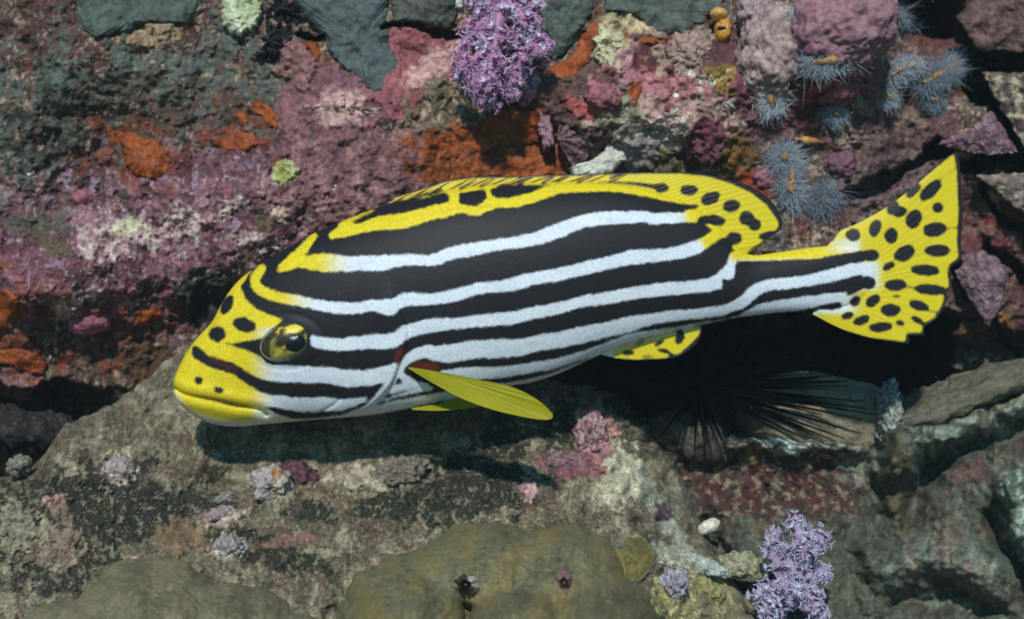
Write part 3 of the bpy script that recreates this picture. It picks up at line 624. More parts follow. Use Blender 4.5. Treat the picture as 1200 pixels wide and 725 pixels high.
tuft('pale blue feathery tuft with upright orange stem beside the fawn-pink bulge', [[(905, 128), (903, 112), (908, 96)]], 650, 22, fil_m2, seed=2)
tuft('grey feathery tuft with tall orange stem between dorsal fin and peduncle', [[(929, 236), (928, 215), (930, 195)], [(915, 188), (922, 182)]], 800, 30, seed=3)
tuft('blue feathery tuft with short slanting orange stem left of the long-stemmed one', [[(1045, 88), (1060, 78), (1078, 74)]], 600, 20, fil_m, seed=4)
tuft('dark blue feathery tuft with a long slanting tan stem beside the black cleft', [[(1082, 98), (1102, 86), (1125, 72)]], 900, 26, fil_m3, seed=5)
tuft('small blue feathery tuft round an orange spot above the speckled grey crust', [[(1038, 112), (1044, 115)]], 350, 16, fil_m, seed=6, swid=5)
tuft('blue feathery tuft round a rusty spot under the long tan stem', [[(1090, 115), (1100, 118)]], 380, 18, fil_m3, seed=7, swid=4)
tuft('dim grey feathery tuft on the edge of the large pink mass by the dark hollow', [[(1052, 12), (1062, 30)]], 500, 24, fil_m3, seed=8, swid=2)
tuft('grey feathery tuft spreading below the plum-pink knob above the tail stem', [[(975, 225), (960, 236)]], 600, 28, fil_m3, seed=9, swid=2)
tuft('sparse pale feathery tuft on top of the large pink mass', [[(932, 22), (945, 12)]], 260, 20, fil_m2, seed=10, swid=2)
tuft('small blue feathery tuft with an orange bud below the salmon pink lump', [[(980, 130), (978, 137)]], 300, 16, fil_m, seed=11, swid=4)
crust('orange_sponge', 'narrow tan-orange sponge sliver above the plum-pink knob', 'sponge', 948, 165, 16, 4.5, 8, .006, (200, 140, 64), 'sponge', .3, seed=51)

# ------------------------------------------------------------------ soft corals
def soft_coral(label, branches, pcol, bcol, npol, ln, y0, seed=0, trunk=None, rb=7, pale=None):
    r = np.random.default_rng(seed)
    b0 = branches[0][0]
    root = empty('soft_coral', P(b0[0], b0[1], y0)); bpy.context.view_layer.update()
    tag(root, label, 'soft coral')
    bm_, pm = plain('soft_coral_branch', bcol, .5, amt=.3), plain('soft_coral_polyp', pcol, .45, amt=.25)
    pm2 = plain('soft_coral_polyp_pale', pale or pcol, .45, amt=.25)
    anchors = []
    for bi, b in enumerate(branches):
        b = np.array(b, float); t = np.linspace(0, 1, 14)
        q = np.stack([np.interp(t, np.linspace(0, 1, len(b)), b[:, k]) for k in range(3)], 1)
        q[1:-1] = (q[:-2]+q[1:-1]*2+q[2:])/4
        W = P(q[:, 0], q[:, 1], q[:, 2])
        rs = rb*S*(1.1-.55*t)*(1 if bi else (1.25 if trunk is None else 2.3))*(1+.2*r.normal(0, 1, 14)).clip(.6, 1.4); rs[-1] *= .3; rs[0] *= .7
        V, F = tubes([W], [rs], 12); V = V+(.0016*fbm3(V[:, 0]*260, V[:, 1]*260, V[:, 2]*260, 3))[:, None]
        o = mesh_obj('branch', V, F, bm_); setparent(o, root)
        for i in range(int(npol*len(b)/sum(len(z) for z in branches))):
            k = r.uniform(.12, 1.04) if trunk is None or bi else r.uniform(trunk, 1.0)
            k = min(k, 1.0); c = np.array([np.interp(k, t, W[:, j]) for j in range(3)]); ra = np.interp(k, t, rs)
            d = r.normal(0, 1, 3); d[1] = -abs(d[1])*.9+.25; d /= np.linalg.norm(d)
            anchors.append((c, d, ra))
    groups = ([], [], []); grad_ = ([], [], [])
    for c, d, ra in anchors:
        st = r.uniform(.6, 2.0)*ra+ln*S*r.uniform(.3, 1.1)
        tip = c+d*st+r.normal(0, 1, 3)*S*1.5
        groups[0].append(np.stack([c, (c+tip)/2+r.normal(0, 1, 3)*S, tip])); grad_[0].append(np.array([2.6, 1.9, 1.5])*S)
        ref = r.normal(0, 1, 3); u = np.cross(d, ref); u /= np.linalg.norm(u); v = np.cross(d, u)
        g = 2 if r.random() < .3 else 1; sz = r.uniform(.5, 1.35)
        for k in range(8):
            a_ = k*np.pi/4+r.uniform(-.2, .2); out = u*math.cos(a_)+v*math.sin(a_)
            l_ = ln*S*sz*r.uniform(.8, 1.2); tt = np.linspace(0, 1, 4)[:, None]
            groups[g].append(tip+out*l_*tt*.85+d*l_*(.75*tt-.35*tt**2)); grad_[g].append(np.array([.75, .65, .5, .2])*S)
    for g, m_, nm in ((0, bm_, 'polyp_stalks'), (1, pm, 'polyps'), (2, pm2, 'polyps')):
        V, F = tubes(groups[g], grad_[g], 4); o = mesh_obj(nm, V, F, m_); o['kind'] = 'stuff'; setparent(o, root)
yc = .085
soft_coral('fluffy purple soft coral hanging down over the reef wall above the dorsal fin',
    [[(592, -40, .12), (588, 10, yc-.01), (578, 60, yc-.015), (580, 122, yc-.005)], [(590, 5, yc), (560, 30, yc), (542, 62, yc)], [(585, 30, yc), (556, 72, yc-.01), (538, 92, yc)],
     [(582, 60, yc), (560, 92, yc-.01), (556, 108, yc)], [(590, 0, yc), (612, 18, yc-.01), (622, 44, yc)], [(600, 30, yc), (612, 56, yc), (606, 86, yc)],
     [(580, 70, yc), (598, 92, yc), (600, 112, yc)], [(612, 20, yc), (628, 6, yc), (630, -12, yc)], [(618, 48, yc), (632, 58, yc), (640, 56, yc)], [(575, 10, yc), (556, -5, yc), (552, -25, yc)], [(578, 60, yc-.01), (572, 100, yc-.02), (566, 124, yc)]],
    (206, 150, 198), (174, 112, 158), 900, 6.6, .12, 5, pale=(226, 212, 240))
yl = .0
soft_coral('lavender soft coral bush standing on a pale stalk beside the boulder foot',
    [[(902, 775, yl), (908, 725, yl), (922, 680, yl-.005), (932, 645, yl)], [(920, 680, yl), (905, 650, yl), (912, 618, yl)], [(928, 660, yl), (938, 625, yl-.01), (932, 608, yl)], [(930, 665, yl), (955, 640, yl), (962, 622, yl)],
     [(925, 680, yl), (955, 672, yl), (968, 668, yl)], [(918, 700, yl-.01), (898, 692, yl-.02), (884, 700, yl-.02)], [(915, 705, yl-.01), (905, 712, yl-.03), (898, 716, yl-.03)], [(920, 700, yl-.01), (948, 712, yl-.02), (962, 718, yl-.01)], [(920, 695, yl), (945, 695, yl-.01), (958, 700, yl)], [(930, 660, yl), (945, 640, yl-.015), (948, 628, yl)], [(915, 690, yl-.01), (925, 698, yl-.03), (935, 690, yl-.035)]],
    (186, 176, 206), (164, 138, 172), 520, 6.6, yl, 9, trunk=.55, rb=6, pale=(196, 202, 226))

# ------------------------------------------------------------------ black sea urchin in the hollow
ur = empty('sea_urchin', P(818, 452, .09)); bpy.context.view_layer.update()
tag(ur, 'black sea urchin with long thin spines sitting in the dark hollow under the fish', 'sea urchin')
ub = plain('urchin_black', (8, 8, 9), .9, amt=.2, spec=.02)
o = lump('body', None, None, 796, 442, .125, 92, 54, .04, 0, (20, 18, 22), None, ub, .08, 3, 1, 60, 40); setparent(o, ur)  # body enlarged so its black also stands in for the hollow's shade
V, F = tubes([np.array([[0, 0, 0], [0, 0, .4], [0, 0, 1.]])], [np.array([.0019, .0015, .0004])], 6)
spm = None; c0 = P(818, 452, .09); r = np.random.default_rng(5); k_ = 0
tips = [(x, y, d-.115) for x, y, d in ((1022, 485, .15), (985, 446, .15), (1000, 505, .15), (985, 512, .15), (960, 512, .14), (940, 512, .14), (1010, 470, .17), (930, 514, .13), (990, 452, .16), (970, 440, .17), (1012, 478, .15), (975, 515, .15), (1005, 490, .15), (950, 445, .15))]
for i in range(150):
    if i < len(tips): d = P(*tips[i])-c0; le = np.linalg.norm(d)*1.03
    else:
        d = r.normal(0, 1, 3); d[1] = -abs(d[1])*.8+.15; d[2] = d[2]*.7+.1; d /= np.linalg.norm(d); le = r.uniform(.05, .12)
        if d[2] > .5: le *= .7
        if d[2] < -.35: le *= .45
    if spm is None: so_ = mesh_obj('spine', V, F, ub); spm = so_.data
    else: so_ = bpy.data.objects.new('spine', spm); sc.collection.objects.link(so_)
    so_.rotation_mode = 'QUATERNION'; so_.rotation_quaternion = Vector(d).to_track_quat('Z', 'Y'); so_.location = (0, 0, 0)
    so_.scale = (1, 1, le); so_.parent = ur

# ------------------------------------------------------------------ rocks at the lower right
ox = axis(700, 740, 1225, 1600, 1.7, 40); ridg = np.interp(ox, [700, 760, 800, 840, 880, 930, 1000, 1035, 1060, 1085, 1110, 1150, 1200, 1300, 1600], [540, 528, 516, 510, 510, 512, 514, 505, 492, 486, 474, 460, 446, 430, 440])+4*fbm2(ox/16, ox*0, 3, 401)
no = 200; ov = np.linspace(0, 1, no)[:, None]
OY = np.where(ov < .82, ridg[None]+(750-ridg)[None]*ov/.82, 750+350*(ov-.82)/.18); OX = np.repeat(ox[None], no, 0)
OWX = OX+9*fbm2(OX/45, OY/45, 3, 403); OWY = OY+9*fbm2(OX/45, OY/45, 3, 413)
OD = np.interp(OWY, [430, 500, 560, 640, 725, 1100], [.16, .112, .098, .06, .015, -.13])
def osg(pts, hw, d):      # bulge (or hollow) along a polyline
    q = np.full(OX.shape, 1e9)
    for (x0, y0), (x1, y1) in zip(pts[:-1], pts[1:]):
        dx, dy = x1-x0, y1-y0; t = np.clip(((OWX-x0)*dx+(OWY-y0)*dy)/(dx*dx+dy*dy), 0, 1); q = np.minimum(q, np.hypot(OWX-x0-t*dx, OWY-y0-t*dy))
    m = np.exp(-(q/hw)**2.6); return d*m, m
R1, m1 = osg([(1050, 540), (1066, 520), (1090, 510), (1140, 492), (1215, 462), (1400, 430)], 22, .050)
R2, m2 = osg([(1060, 610), (1085, 560), (1120, 526), (1175, 506), (1300, 480)], 14, .024)
R3, m3 = osg([(1120, 600), (1150, 560), (1200, 540), (1300, 540)], 40, .030)
R4, m4 = osg([(1034, 664), (1070, 650), (1120, 652), (1160, 668)], 24, .04)
R5, m5 = osg([(1050, 700), (1110, 704), (1180, 722)], 14, .022)
R6, m6 = osg([(1192, 572), (1200, 620), (1230, 660), (1400, 700)], 26, .05)
R7, m7 = osg([(840, 566), (900, 576), (960, 560), (1010, 552)], 30, .010)
R8, m8 = osg([(860, 516), (930, 520), (1010, 522)], 10, .025)
R9, m9 = osg([(1052, 520), (1048, 580), (1056, 612)], 17, .03)
R10, m10 = osg([(1165, 600), (1180, 650), (1215, 690)], 12, .024)
R11, m11 = osg([(830, 625), (850, 660), (860, 700)], 16, .03)
OD = OD-R1+R2-R3-R4+R5-R6+R7-R8-R9+R10+R11
o3 = fbm2(OX/12, OY/12, 4, 431, .65); o5 = fbm2(OX/24, OY/24, 5, 441, .6); o6 = fbm2(OX/34, OY/34, 5, 451, .6)
OC = np.empty(OX.shape+(3,)); OC[:] = lin((92, 94, 80)); 
def oo(m, col): 
    global OC
    OC += (lin(col)-OC)*m[..., None]
oo(.8*sstep(.1, .3, o5), (76, 72, 60)); oo(.8*sstep(.15, .3, -o5), (106, 116, 102)); oo(.7*sstep(.22, .34, o6), (104, 84, 72)); oo(.7*sstep(.25, .36, -o6), (60, 58, 54))
oo(.85*m1*sstep(-.3, .1, o3+o5), (136, 148, 134)); oo(.8*m4*sstep(-.2, .1, o5), (126, 138, 122)); oo(.6*m4*sstep(.1, .3, o6), (150, 118, 110)); oo(.85*m6, (120, 138, 122)); oo(.6*m6*sstep(.1, .25, o3), (176, 188, 176))
oo(.9*m9, (88, 76, 48)); oo(.6*m3*sstep(.1, .3, o5), (84, 66, 62)); oo(.6*m8*sstep(-.1, .2, o3+o5), (168, 174, 172))
mr = patch(OX, OY, 905, 565, 118, 48, 3, warp=.3, soft=.15); oo(.9*mr, (82, 48, 46)); oo(.8*mr*sstep(.1, .3, o5), (98, 40, 42)); oo(.7*mr*sstep(.15, .3, -o5), (64, 52, 46)); oo(.7*mr*sstep(.3, .42, o3), (140, 122, 104))
for q, c in (((925, 522, 26, 9, 10), (180, 188, 186)), ((880, 532, 14, 8, 0), (130, 98, 50)), ((1005, 540, 20, 26, 0), (126, 130, 120)), ((1140, 548, 24, 9, -30), (120, 72, 70)), ((1100, 470, 40, 14, -25), (104, 104, 96)), ((1165, 465, 60, 10, -18), (122, 104, 66)), ((960, 690, 60, 40, 0), (84, 90, 74)), ((1010, 640, 40, 24, 0), (78, 78, 66))):
    oo(.85*patch(OX, OY, *q, warp=.6, soft=.25, scale=14), c)
OC *= (.95*(1+.45*o3))[..., None].clip(.4, 1.7)*np.array([.98, 1.03, .92])
OD = OD-.006*fbm2(OX/60, OY/60, 3, 461)-.0028*(1-2*np.abs(fbm2(OX/28, OY/28, 3, 471)))-.0024*fbm2(OX/12, OY/12, 3, 481)-.001*fbm2(OX/5, OY/5, 2, 491)
ob = P(OX[:1], OY[:1], OD[:1])+np.stack(np.broadcast_arrays(0*OX[:1], .14*np.linspace(1, 0, 14, endpoint=False)[:, None], -.16*np.linspace(1, 0, 14, endpoint=False)[:, None]**2), -1)
rf = mesh_obj('rock_outcrop', np.concatenate([ob, P(OX, OY, OD)]).reshape(-1, 3), gridF(no+14, len(ox))[:, ::-1], MAT['farrock'], attrs={'col': np.concatenate([np.repeat(OC[:1], 14, 0), OC]).reshape(-1, 3)})
tag(rf, 'broad grey-green and maroon encrusted rock outcrop with a curved pale ridge below the dark hollow', 'rock')
lump('tan_rock', 'smooth tan rock lit behind the urchin spines', 'rock', 956, 490, .125, 96, 52, .04, 4, (150, 138, 108), (136, 122, 92), 'slab', .16, 1.4, 3, 110, 70)
lump('pale_rim_rock', 'narrow pale blue-white rimmed rock standing right of the tan rock', 'rock', 1042, 488, .085, 13, 42, .02, 4, (120, 124, 116), (168, 176, 172), 'rock', .4, 2.6, 4, 50, 60)
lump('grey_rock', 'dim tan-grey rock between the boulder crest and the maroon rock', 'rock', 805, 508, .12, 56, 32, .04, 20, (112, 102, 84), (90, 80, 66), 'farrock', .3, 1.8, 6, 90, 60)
lump('flat_rock', 'flat olive-grey rock slab lying behind the pale curved ridge', 'rock', 1120, 466, .115, 112, 22, .05, -22, (110, 104, 78), (92, 92, 80), 'slab', .25, 1.6, 9, 120, 60)
lump('white_shell', 'cream oval shell wedged between boulder and maroon rock', 'shell', 830, 617, .062, 15, 8, .006, -28, (214, 206, 178), (226, 220, 204), 'shell', .15, 1.6, 15, 50, 30)
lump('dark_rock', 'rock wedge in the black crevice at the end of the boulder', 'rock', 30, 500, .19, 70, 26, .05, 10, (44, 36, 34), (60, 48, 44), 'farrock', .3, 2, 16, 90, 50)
lump('pale_stone', 'small pale pitted stone at the crevice edge of the boulder', 'stone', 22, 546, .045, 14, 11, .012, -25, (164, 158, 138), (140, 132, 112), 'rock', .4, 2.6, 17, 60, 40)
# plates at the right edge
def plate(label, poly, y, th, col, col2, edge, seed):
    """angular rock plate: a polygon with a rough domed face and real thickness"""
    poly = np.array(poly, float); n = 160
    cl = np.vstack([poly, poly[:1]]); L_ = np.concatenate([[0], np.cumsum(np.hypot(*np.diff(cl, axis=0).T))])
    t = np.linspace(0, L_[-1], n, endpoint=False)
    ed = np.stack([np.interp(t, L_, cl[:, k]) for k in (0, 1)], 1); ed += 2.2*np.stack([fbm2(ed[:, 0]/9, ed[:, 1]/9, 3, seed), fbm2(ed[:, 0]/9, ed[:, 1]/9, 3, seed+4)], 1)
    c = poly.mean(0); rr = np.concatenate([np.linspace(.02, .97, 40), [1.0, 1.0, .96]])
    px = c[0]+(ed[:, 0]-c[0])[None]*rr[:, None]; py = c[1]+(ed[:, 1]-c[1])[None]*rr[:, None]
    yy = y-.005*(1-rr[:, None]**3)-.003*fbm2(px/14, py/14, 4, seed+8)
    yy[-3] += .0015; yy[-2] += th; yy[-1] += th+.012
    n1 = fbm2(px/14, py/14, 4, seed+2, .65)
    C_ = np.empty(px.shape+(3,)); C_[:] = lin(col); C_ *= (1+.5*n1)[..., None].clip(.4, 1.7); C_ += (lin(col2)-C_)*sstep(.1, .4, n1)[..., None]
    if edge is not None: C_ += (lin(edge)-C_)*(sstep(.86, .97, rr[:, None])*sstep(c[1]+8, c[1]+18, py)*(rr[:, None] < .999))[..., None]
    o = mesh_obj('rock_plate', P(px, py, yy).reshape(-1, 3), gridF(len(rr), n, True)[:, ::-1], MAT['knob'], attrs={'col': C_.reshape(-1, 3)})
    tag(o, label, 'rock')
plate('triangular mauve rock plate with a pale lower rim pointing at the tail tip', [(1098, 168), (1140, 150), (1162, 128), (1176, 150), (1193, 180), (1160, 182), (1125, 176)], .165, .03, (122, 82, 96), (150, 116, 124), (186, 172, 178), 1)
plate('dark rock plate with bright flecks right of the diagonal black cleft', [(1150, 84), (1200, 86), (1290, 84), (1300, 180), (1212, 190), (1192, 160)], .17, .03, (104, 76, 74), (176, 170, 130), None, 2)
plate('brown rock plate above the horizontal black cleft beside the dark hollow', [(1120, 20), (1180, -40), (1300, -50), (1300, 60), (1200, 62), (1145, 58)], .17, .03, (98, 66, 62), (126, 88, 84), None, 3)
plate('pale striped rock plate beside the upper tail tip', [(1144, 206), (1190, 203), (1300, 202), (1300, 262), (1215, 262), (1180, 235)], .175, .03, (128, 112, 98), (166, 154, 134), None, 4)
plate('mauve-grey leaf shaped rock flake behind the tail trailing edge', [(1118, 318), (1150, 290), (1180, 312), (1176, 352), (1158, 384), (1136, 352)], .18, .02, (118, 88, 98), (138, 112, 118), None, 5)

# ------------------------------------------------------------------ olive stony corals and small things on the boulder
def lob(cs):
    def f(px, py):
        h = np.zeros_like(px); cr_ = np.zeros_like(px)
        for (x, y, rx, ry, a) in cs:
            q = a*np.sqrt(np.clip(1-((px-x)/rx)**2-((py-y)/ry)**2+.10*fbm2(px/30, py/30, 3, x), 0, 1))
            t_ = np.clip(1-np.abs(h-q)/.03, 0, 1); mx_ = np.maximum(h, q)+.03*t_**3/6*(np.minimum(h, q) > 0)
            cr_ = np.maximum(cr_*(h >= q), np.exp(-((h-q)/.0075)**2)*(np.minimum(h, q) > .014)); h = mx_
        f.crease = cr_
        return h
    return f
OL = (114, 110, 74); OL2 = (126, 112, 64)
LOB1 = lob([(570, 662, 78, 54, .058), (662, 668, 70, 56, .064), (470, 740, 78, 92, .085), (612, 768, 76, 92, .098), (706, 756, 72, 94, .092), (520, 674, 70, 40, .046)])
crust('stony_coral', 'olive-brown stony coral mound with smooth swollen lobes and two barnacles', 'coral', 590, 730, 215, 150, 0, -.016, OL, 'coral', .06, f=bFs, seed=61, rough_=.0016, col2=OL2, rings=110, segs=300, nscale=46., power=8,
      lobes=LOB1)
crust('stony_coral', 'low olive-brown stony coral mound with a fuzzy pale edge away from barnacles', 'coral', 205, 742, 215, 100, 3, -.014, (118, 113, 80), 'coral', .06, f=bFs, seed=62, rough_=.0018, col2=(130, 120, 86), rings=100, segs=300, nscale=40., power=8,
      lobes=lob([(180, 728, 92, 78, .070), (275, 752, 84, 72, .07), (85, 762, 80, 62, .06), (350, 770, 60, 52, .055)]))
crust('stony_coral', 'small round olive coral knob beside the big lobed coral mound', 'coral', 742, 654, 27, 28, 0, .005, (134, 124, 58), 'coral', .12, f=bFs, seed=63, rough_=.0012, col2=(126, 106, 48), edge=(138, 142, 116), rings=40, segs=120)
def bpnt(px, py, up): return float(bFs(np.array([px*1.]), np.array([py*1.]))[0])-(up if up > .03 else up*.3-.003)
def barnacle(label, cx, cy, up, r_, colA, colB, hole, rot=0, ratio=.75):
    y = float((bFs(np.array([cx*1.]), np.array([cy*1.]))+.016-LOB1(np.array([cx*1.]), np.array([cy*1.])))[0])-.002; root = empty('barnacle', P(cx, cy, y)); bpy.context.view_layer.update(); tag(root, label, 'barnacle')
    n, m = 40, 12; th = np.linspace(0, 2*np.pi, n, endpoint=False); q = np.linspace(0, 1, m)
    rr = np.interp(q, [0, .6, .85, 1], [1.25, .85, .62, .5])[:, None]*(1+.05*np.sin(6*th+1)+.14*fbm2(np.cos(th)*2, np.sin(th)*2, 3, cx))[None]
    a_ = math.radians(rot); u, v = r_*rr*np.cos(th)[None], r_*rr*np.sin(th)[None]*ratio
    px, py = cx+u*math.cos(a_)-v*math.sin(a_), cy+u*math.sin(a_)+v*math.cos(a_)
    yy = y+.008-.013*q[:, None]*(1+.15*np.sin(6*th+1))[None]*(r_/12)
    c = np.empty(px.shape+(3,)); c[:] = lin(colA); c += (lin(colB)-c)*sstep(.2, .6, np.sin(th+2)+.5*fbm2(px/4, py/4, 2, 3))[..., None]
    o = mesh_obj('wall_plates', P(px, py, yy).reshape(-1, 3), gridF(m, n, True), MAT['shell'], attrs={'col': c.reshape(-1, 3)}); setparent(o, root)
    o = lump('opening', None, None, cx, cy, y+.002, r_*.5, r_*.5*ratio, .006, rot, hole, None, plain('barnacle_inside', hole, .4), .1, 2, 1, 30, 20); setparent(o, root)
lift = .05
barnacle('dark-mouthed barnacle with a white lip set in the groove of the olive coral', 546, 684, .058, 13, (74, 46, 36), (206, 194, 180), (30, 18, 16), 15)
barnacle('upright pink-brown barnacle between two lobes of the olive coral', 661, 682, .064, 12, (150, 108, 106), (120, 82, 70), (70, 40, 40), 80, .7)
lump('barnacle', 'cracked pink-white rock barnacle with an orange cleft on the boulder top', 'barnacle', 318, 566, bpnt(318, 566, .012), 22, 20, .018, -20, (196, 176, 172), (206, 196, 186), 'shell', .35, 2.2, 20, 80, 50, patches=(((327, 562, 5, 14, 0), (196, 120, 40)), ((331, 566, 8, 14, 0), (216, 200, 180))))
lump('maroon_crust', 'dark maroon crust right beside the cracked pink-white barnacle', 'coralline algae', 352, 556, bpnt(352, 556, .008), 24, 13, .014, 25, (86, 42, 52), (112, 62, 72), 'knob', .35, 2.4, 21, 70, 46)
lump('pale_stone', 'pale pink pitted stone on the boulder near the dark algae', 'stone', 140, 550, bpnt(140, 550, .006), 17, 14, .013, 20, (206, 188, 184), (190, 170, 160), 'rock', .35, 2.6, 22, 70, 46)
lump('pale_stone', 'lavender-white forked stone over an orange hollow at the boulder foot', 'stone', 788, 684, bpnt(788, 684, .012), 19, 15, .016, -25, (176, 168, 186), (196, 192, 200), 'rock', .5, 2.6, 23, 80, 50, patches=(((775, 694, 6, 9, 0), (170, 96, 40)),))
lump('pale_stone', 'small oblong pale pebble lying between dark algae patches', 'stone', 263, 584, bpnt(263, 584, .006), 13, 7, .009, -25, (176, 168, 156), (150, 140, 128), 'rock', .4, 2.6, 24, 50, 34)
lump('pale_stone', 'pinkish crusted pebble just below the oblong pale pebble', 'stone', 258, 603, bpnt(258, 603, .006), 19, 9, .010, -15, (178, 152, 146), (196, 176, 170), 'rock', .45, 2.8, 25, 60, 40)
lump('pale_stone', 'mossy rounded stone on the boulder left of the dark algae spread', 'stone', 468, 555, bpnt(468, 555, .010), 32, 17, .016, -15, (142, 128, 110), (160, 146, 132), 'rock', .4, 2.6, 26, 90, 60)
lump('pale_stone', 'white crumbly stone beside the olive coral edge', 'stone', 270, 640, bpnt(270, 640, .008), 17, 12, .012, 10, (190, 186, 180), (160, 150, 140), 'rock', .45, 2.8, 27, 60, 40)
lump('coralline_lump', 'pink and white coralline knob on the boulder shoulder near the pectoral fin tip', 'coralline algae', 692, 508, bpnt(692, 508, .010), 18, 28, .010, 0, (150, 100, 110), (186, 152, 150), 'knob', .3, 2.6, 28, 90, 60)
lump('coralline_lump', 'plum coralline lump on the boulder below the pink and white knob', 'coralline algae', 664, 540, bpnt(664, 540, .006), 26, 12, .008, 0, (124, 84, 92), (146, 112, 112), 'knob', .3, 2.8, 29, 80, 50)
lump('yellow_sponge', 'yellow-green crumbly sponge on the boulder foot near the lavender coral', 'sponge', 872, 664, float(bFs(np.array([860.]), np.array([690.]))[0])+.0, 30, 16, .010, 15, (150, 148, 104), (170, 172, 140), 'rock', .3, 2.4, 30, 80, 50)
lump('yellow_sponge', 'mustard yellow sponge beside the lavender-white forked stone', 'sponge', 826, 690, bpnt(826, 690, .008), 26, 11, .006, 22, (160, 146, 74), (150, 144, 96), 'rock', .3, 2.4, 31, 70, 44)
lump('white_crust', 'pale blue-white crust ridge running down the boulder foot', 'coralline algae', 826, 662, bpnt(822, 668, .006), 32, 9, .007, 22, (190, 200, 188), (160, 168, 156), 'rock', .3, 2.4, 32, 80, 44)

# ------------------------------------------------------------------ the fish
def cr(pts, n=8):             # smooth polyline
    p = np.array(pts, float); q = np.vstack([2*p[0]-p[1], p, 2*p[-1]-p[-2]]); o = []
    for i in range(1, len(q)-2):
        t = np.linspace(0, 1, n, endpoint=False)[:, None]; a_, b, c, d = q[i-1], q[i], q[i+1], q[i+2]
        o.append(.5*(2*b+(c-a_)*t+(2*a_-5*b+4*c-d)*t**2+(3*b-a_-3*c+d)*t**3))
    return np.vstack(o+[p[-1:]])
TOP = [(204, 453), (204.3, 447), (206, 440), (209, 432), (213.5, 423), (221, 410), (232, 395.5), (241, 386), (251, 374), (262, 353), (272, 338), (283, 326), (296, 316), (310, 306), (325, 297), (345, 285.5), (370, 272.5), (405, 257), (438, 245), (470, 234.5), (500, 227), (530, 221.5), (570, 217), (620, 214.5), (670, 213.5), (710, 214), (745, 219), (775, 227), (805, 238), (832, 254), (855, 277), (870, 294), (884, 299), (905, 296.5), (940, 291.5), (970, 288), (990, 287), (1010, 290), (1026, 300)]
BOT = [(204, 453), (204.6, 459), (207, 466), (212, 473), (219, 480), (231, 488.5), (244, 494.5), (258, 498), (281, 499.5), (305, 497), (345, 493.5), (380, 490.5), (405, 488.5), (440, 485.5), (480, 481), (520, 474.5), (560, 464), (597, 452), (622, 448), (647, 440.5), (672, 430), (690, 421.5), (709, 413), (744, 401), (782, 390.5), (819, 381.5), (856, 374), (889, 369), (912, 366.5), (940, 364.5), (970, 362.5), (990, 360), (1010, 351), (1026, 338)]
tp, bt = cr(TOP), cr(BOT)
topf = lambda x: np.interp(x, tp[:, 0], tp[:, 1]); botf = lambda x: np.interp(x, bt[:, 0], bt[:, 1])
wp = cr([(204, 0), (205, 6), (208, 12), (214, 18), (225, 25), (245, 33), (270, 40), (310, 51), (360, 60), (420, 66), (490, 69), (560, 68), (640, 62), (720, 51), (800, 38), (860, 28), (910, 21), (960, 15), (1000, 9), (1026, 3)])
widf = lambda x: np.interp(x, wp[:, 0], wp[:, 1])*S
# pattern raster in photo pixels (1/2 px)
RX0, RY0, RS = 190, 160, .5
rgx, rgy = np.arange(RX0, 1140, RS), np.arange(RY0, 520, RS)
RX, RY = np.meshgrid(rgx, rgy)
light = np.zeros_like(RX); yel = np.zeros_like(RX); brn = np.zeros_like(RX)
def band(pts, val=1., arr=None, jit=.8):
    arr = light if arr is None else arr
    p = cr([(q[0], q[1], q[2]) for q in pts], 6)
    x = rgx; t_ = np.interp(x, p[:, 0], p[:, 1])+jit*fbm2(x/7, x*0, 3, pts[0][1]); b_ = np.interp(x, p[:, 0], p[:, 2])+jit*fbm2(x/7, x*0, 3, pts[0][2]+9)
    m = (RY > t_[None])&(RY < b_[None])&(x[None] >= p[0, 0])&(x[None] <= p[-1, 0]); arr[m] = val
def line(pts, hw, val=1., arr=None):
    arr = light if arr is None else arr
    p = cr(pts, 5); hw = np.interp(np.linspace(0, 1, len(p)), np.linspace(0, 1, len(np.atleast_1d(hw))), np.atleast_1d(hw))
    for i in range(len(p)-1):
        h = max(hw[i], hw[i+1])+1
        x0, x1 = sorted((p[i, 0], p[i+1, 0])); y0, y1 = sorted((p[i, 1], p[i+1, 1]))
        i0, i1 = int((x0-h-RX0)/RS), int((x1+h-RX0)/RS)+2; j0, j1 = int((y0-h-RY0)/RS), int((y1+h-RY0)/RS)+2
        i0, j0 = max(i0, 0), max(j0, 0)
        sx, sy = RX[j0:j1, i0:i1], RY[j0:j1, i0:i1]
        d = p[i+1]-p[i]; l2 = d@d+1e-9; t = np.clip(((sx-p[i, 0])*d[0]+(sy-p[i, 1])*d[1])/l2, 0, 1)
        m = np.hypot(sx-p[i, 0]-t*d[0], sy-p[i, 1]-t*d[1]) < hw[i]*(1-t)+hw[i+1]*t
        arr[j0:j1, i0:i1][m] = val
def poly(pts, val=1., arr=None):
    arr = light if arr is None else arr
    p = np.array(pts, float); m = np.zeros(RX.shape, bool)
    for (xa, ya), (xb, yb) in zip(p, np.roll(p, -1, 0)):
        if ya == yb: continue
        c = ((RY >= min(ya, yb))&(RY < max(ya, yb))&(RX < xa+(RY-ya)*(xb-xa)/(yb-ya))); m ^= c
    arr[m] = val
def ell(cx, cy, rx, ry, rot=0, val=0., arr=None):
    arr = light if arr is None else arr
    a_ = math.radians(rot); dx, dy = RX-cx, RY-cy
    u = (dx*math.cos(a_)+dy*math.sin(a_))/rx; v = (-dx*math.sin(a_)+dy*math.cos(a_))/ry
    arr[(u*u+v*v)*(1+.25*noise2(RX/5, RY/5, cx*.1)) < 1] = val
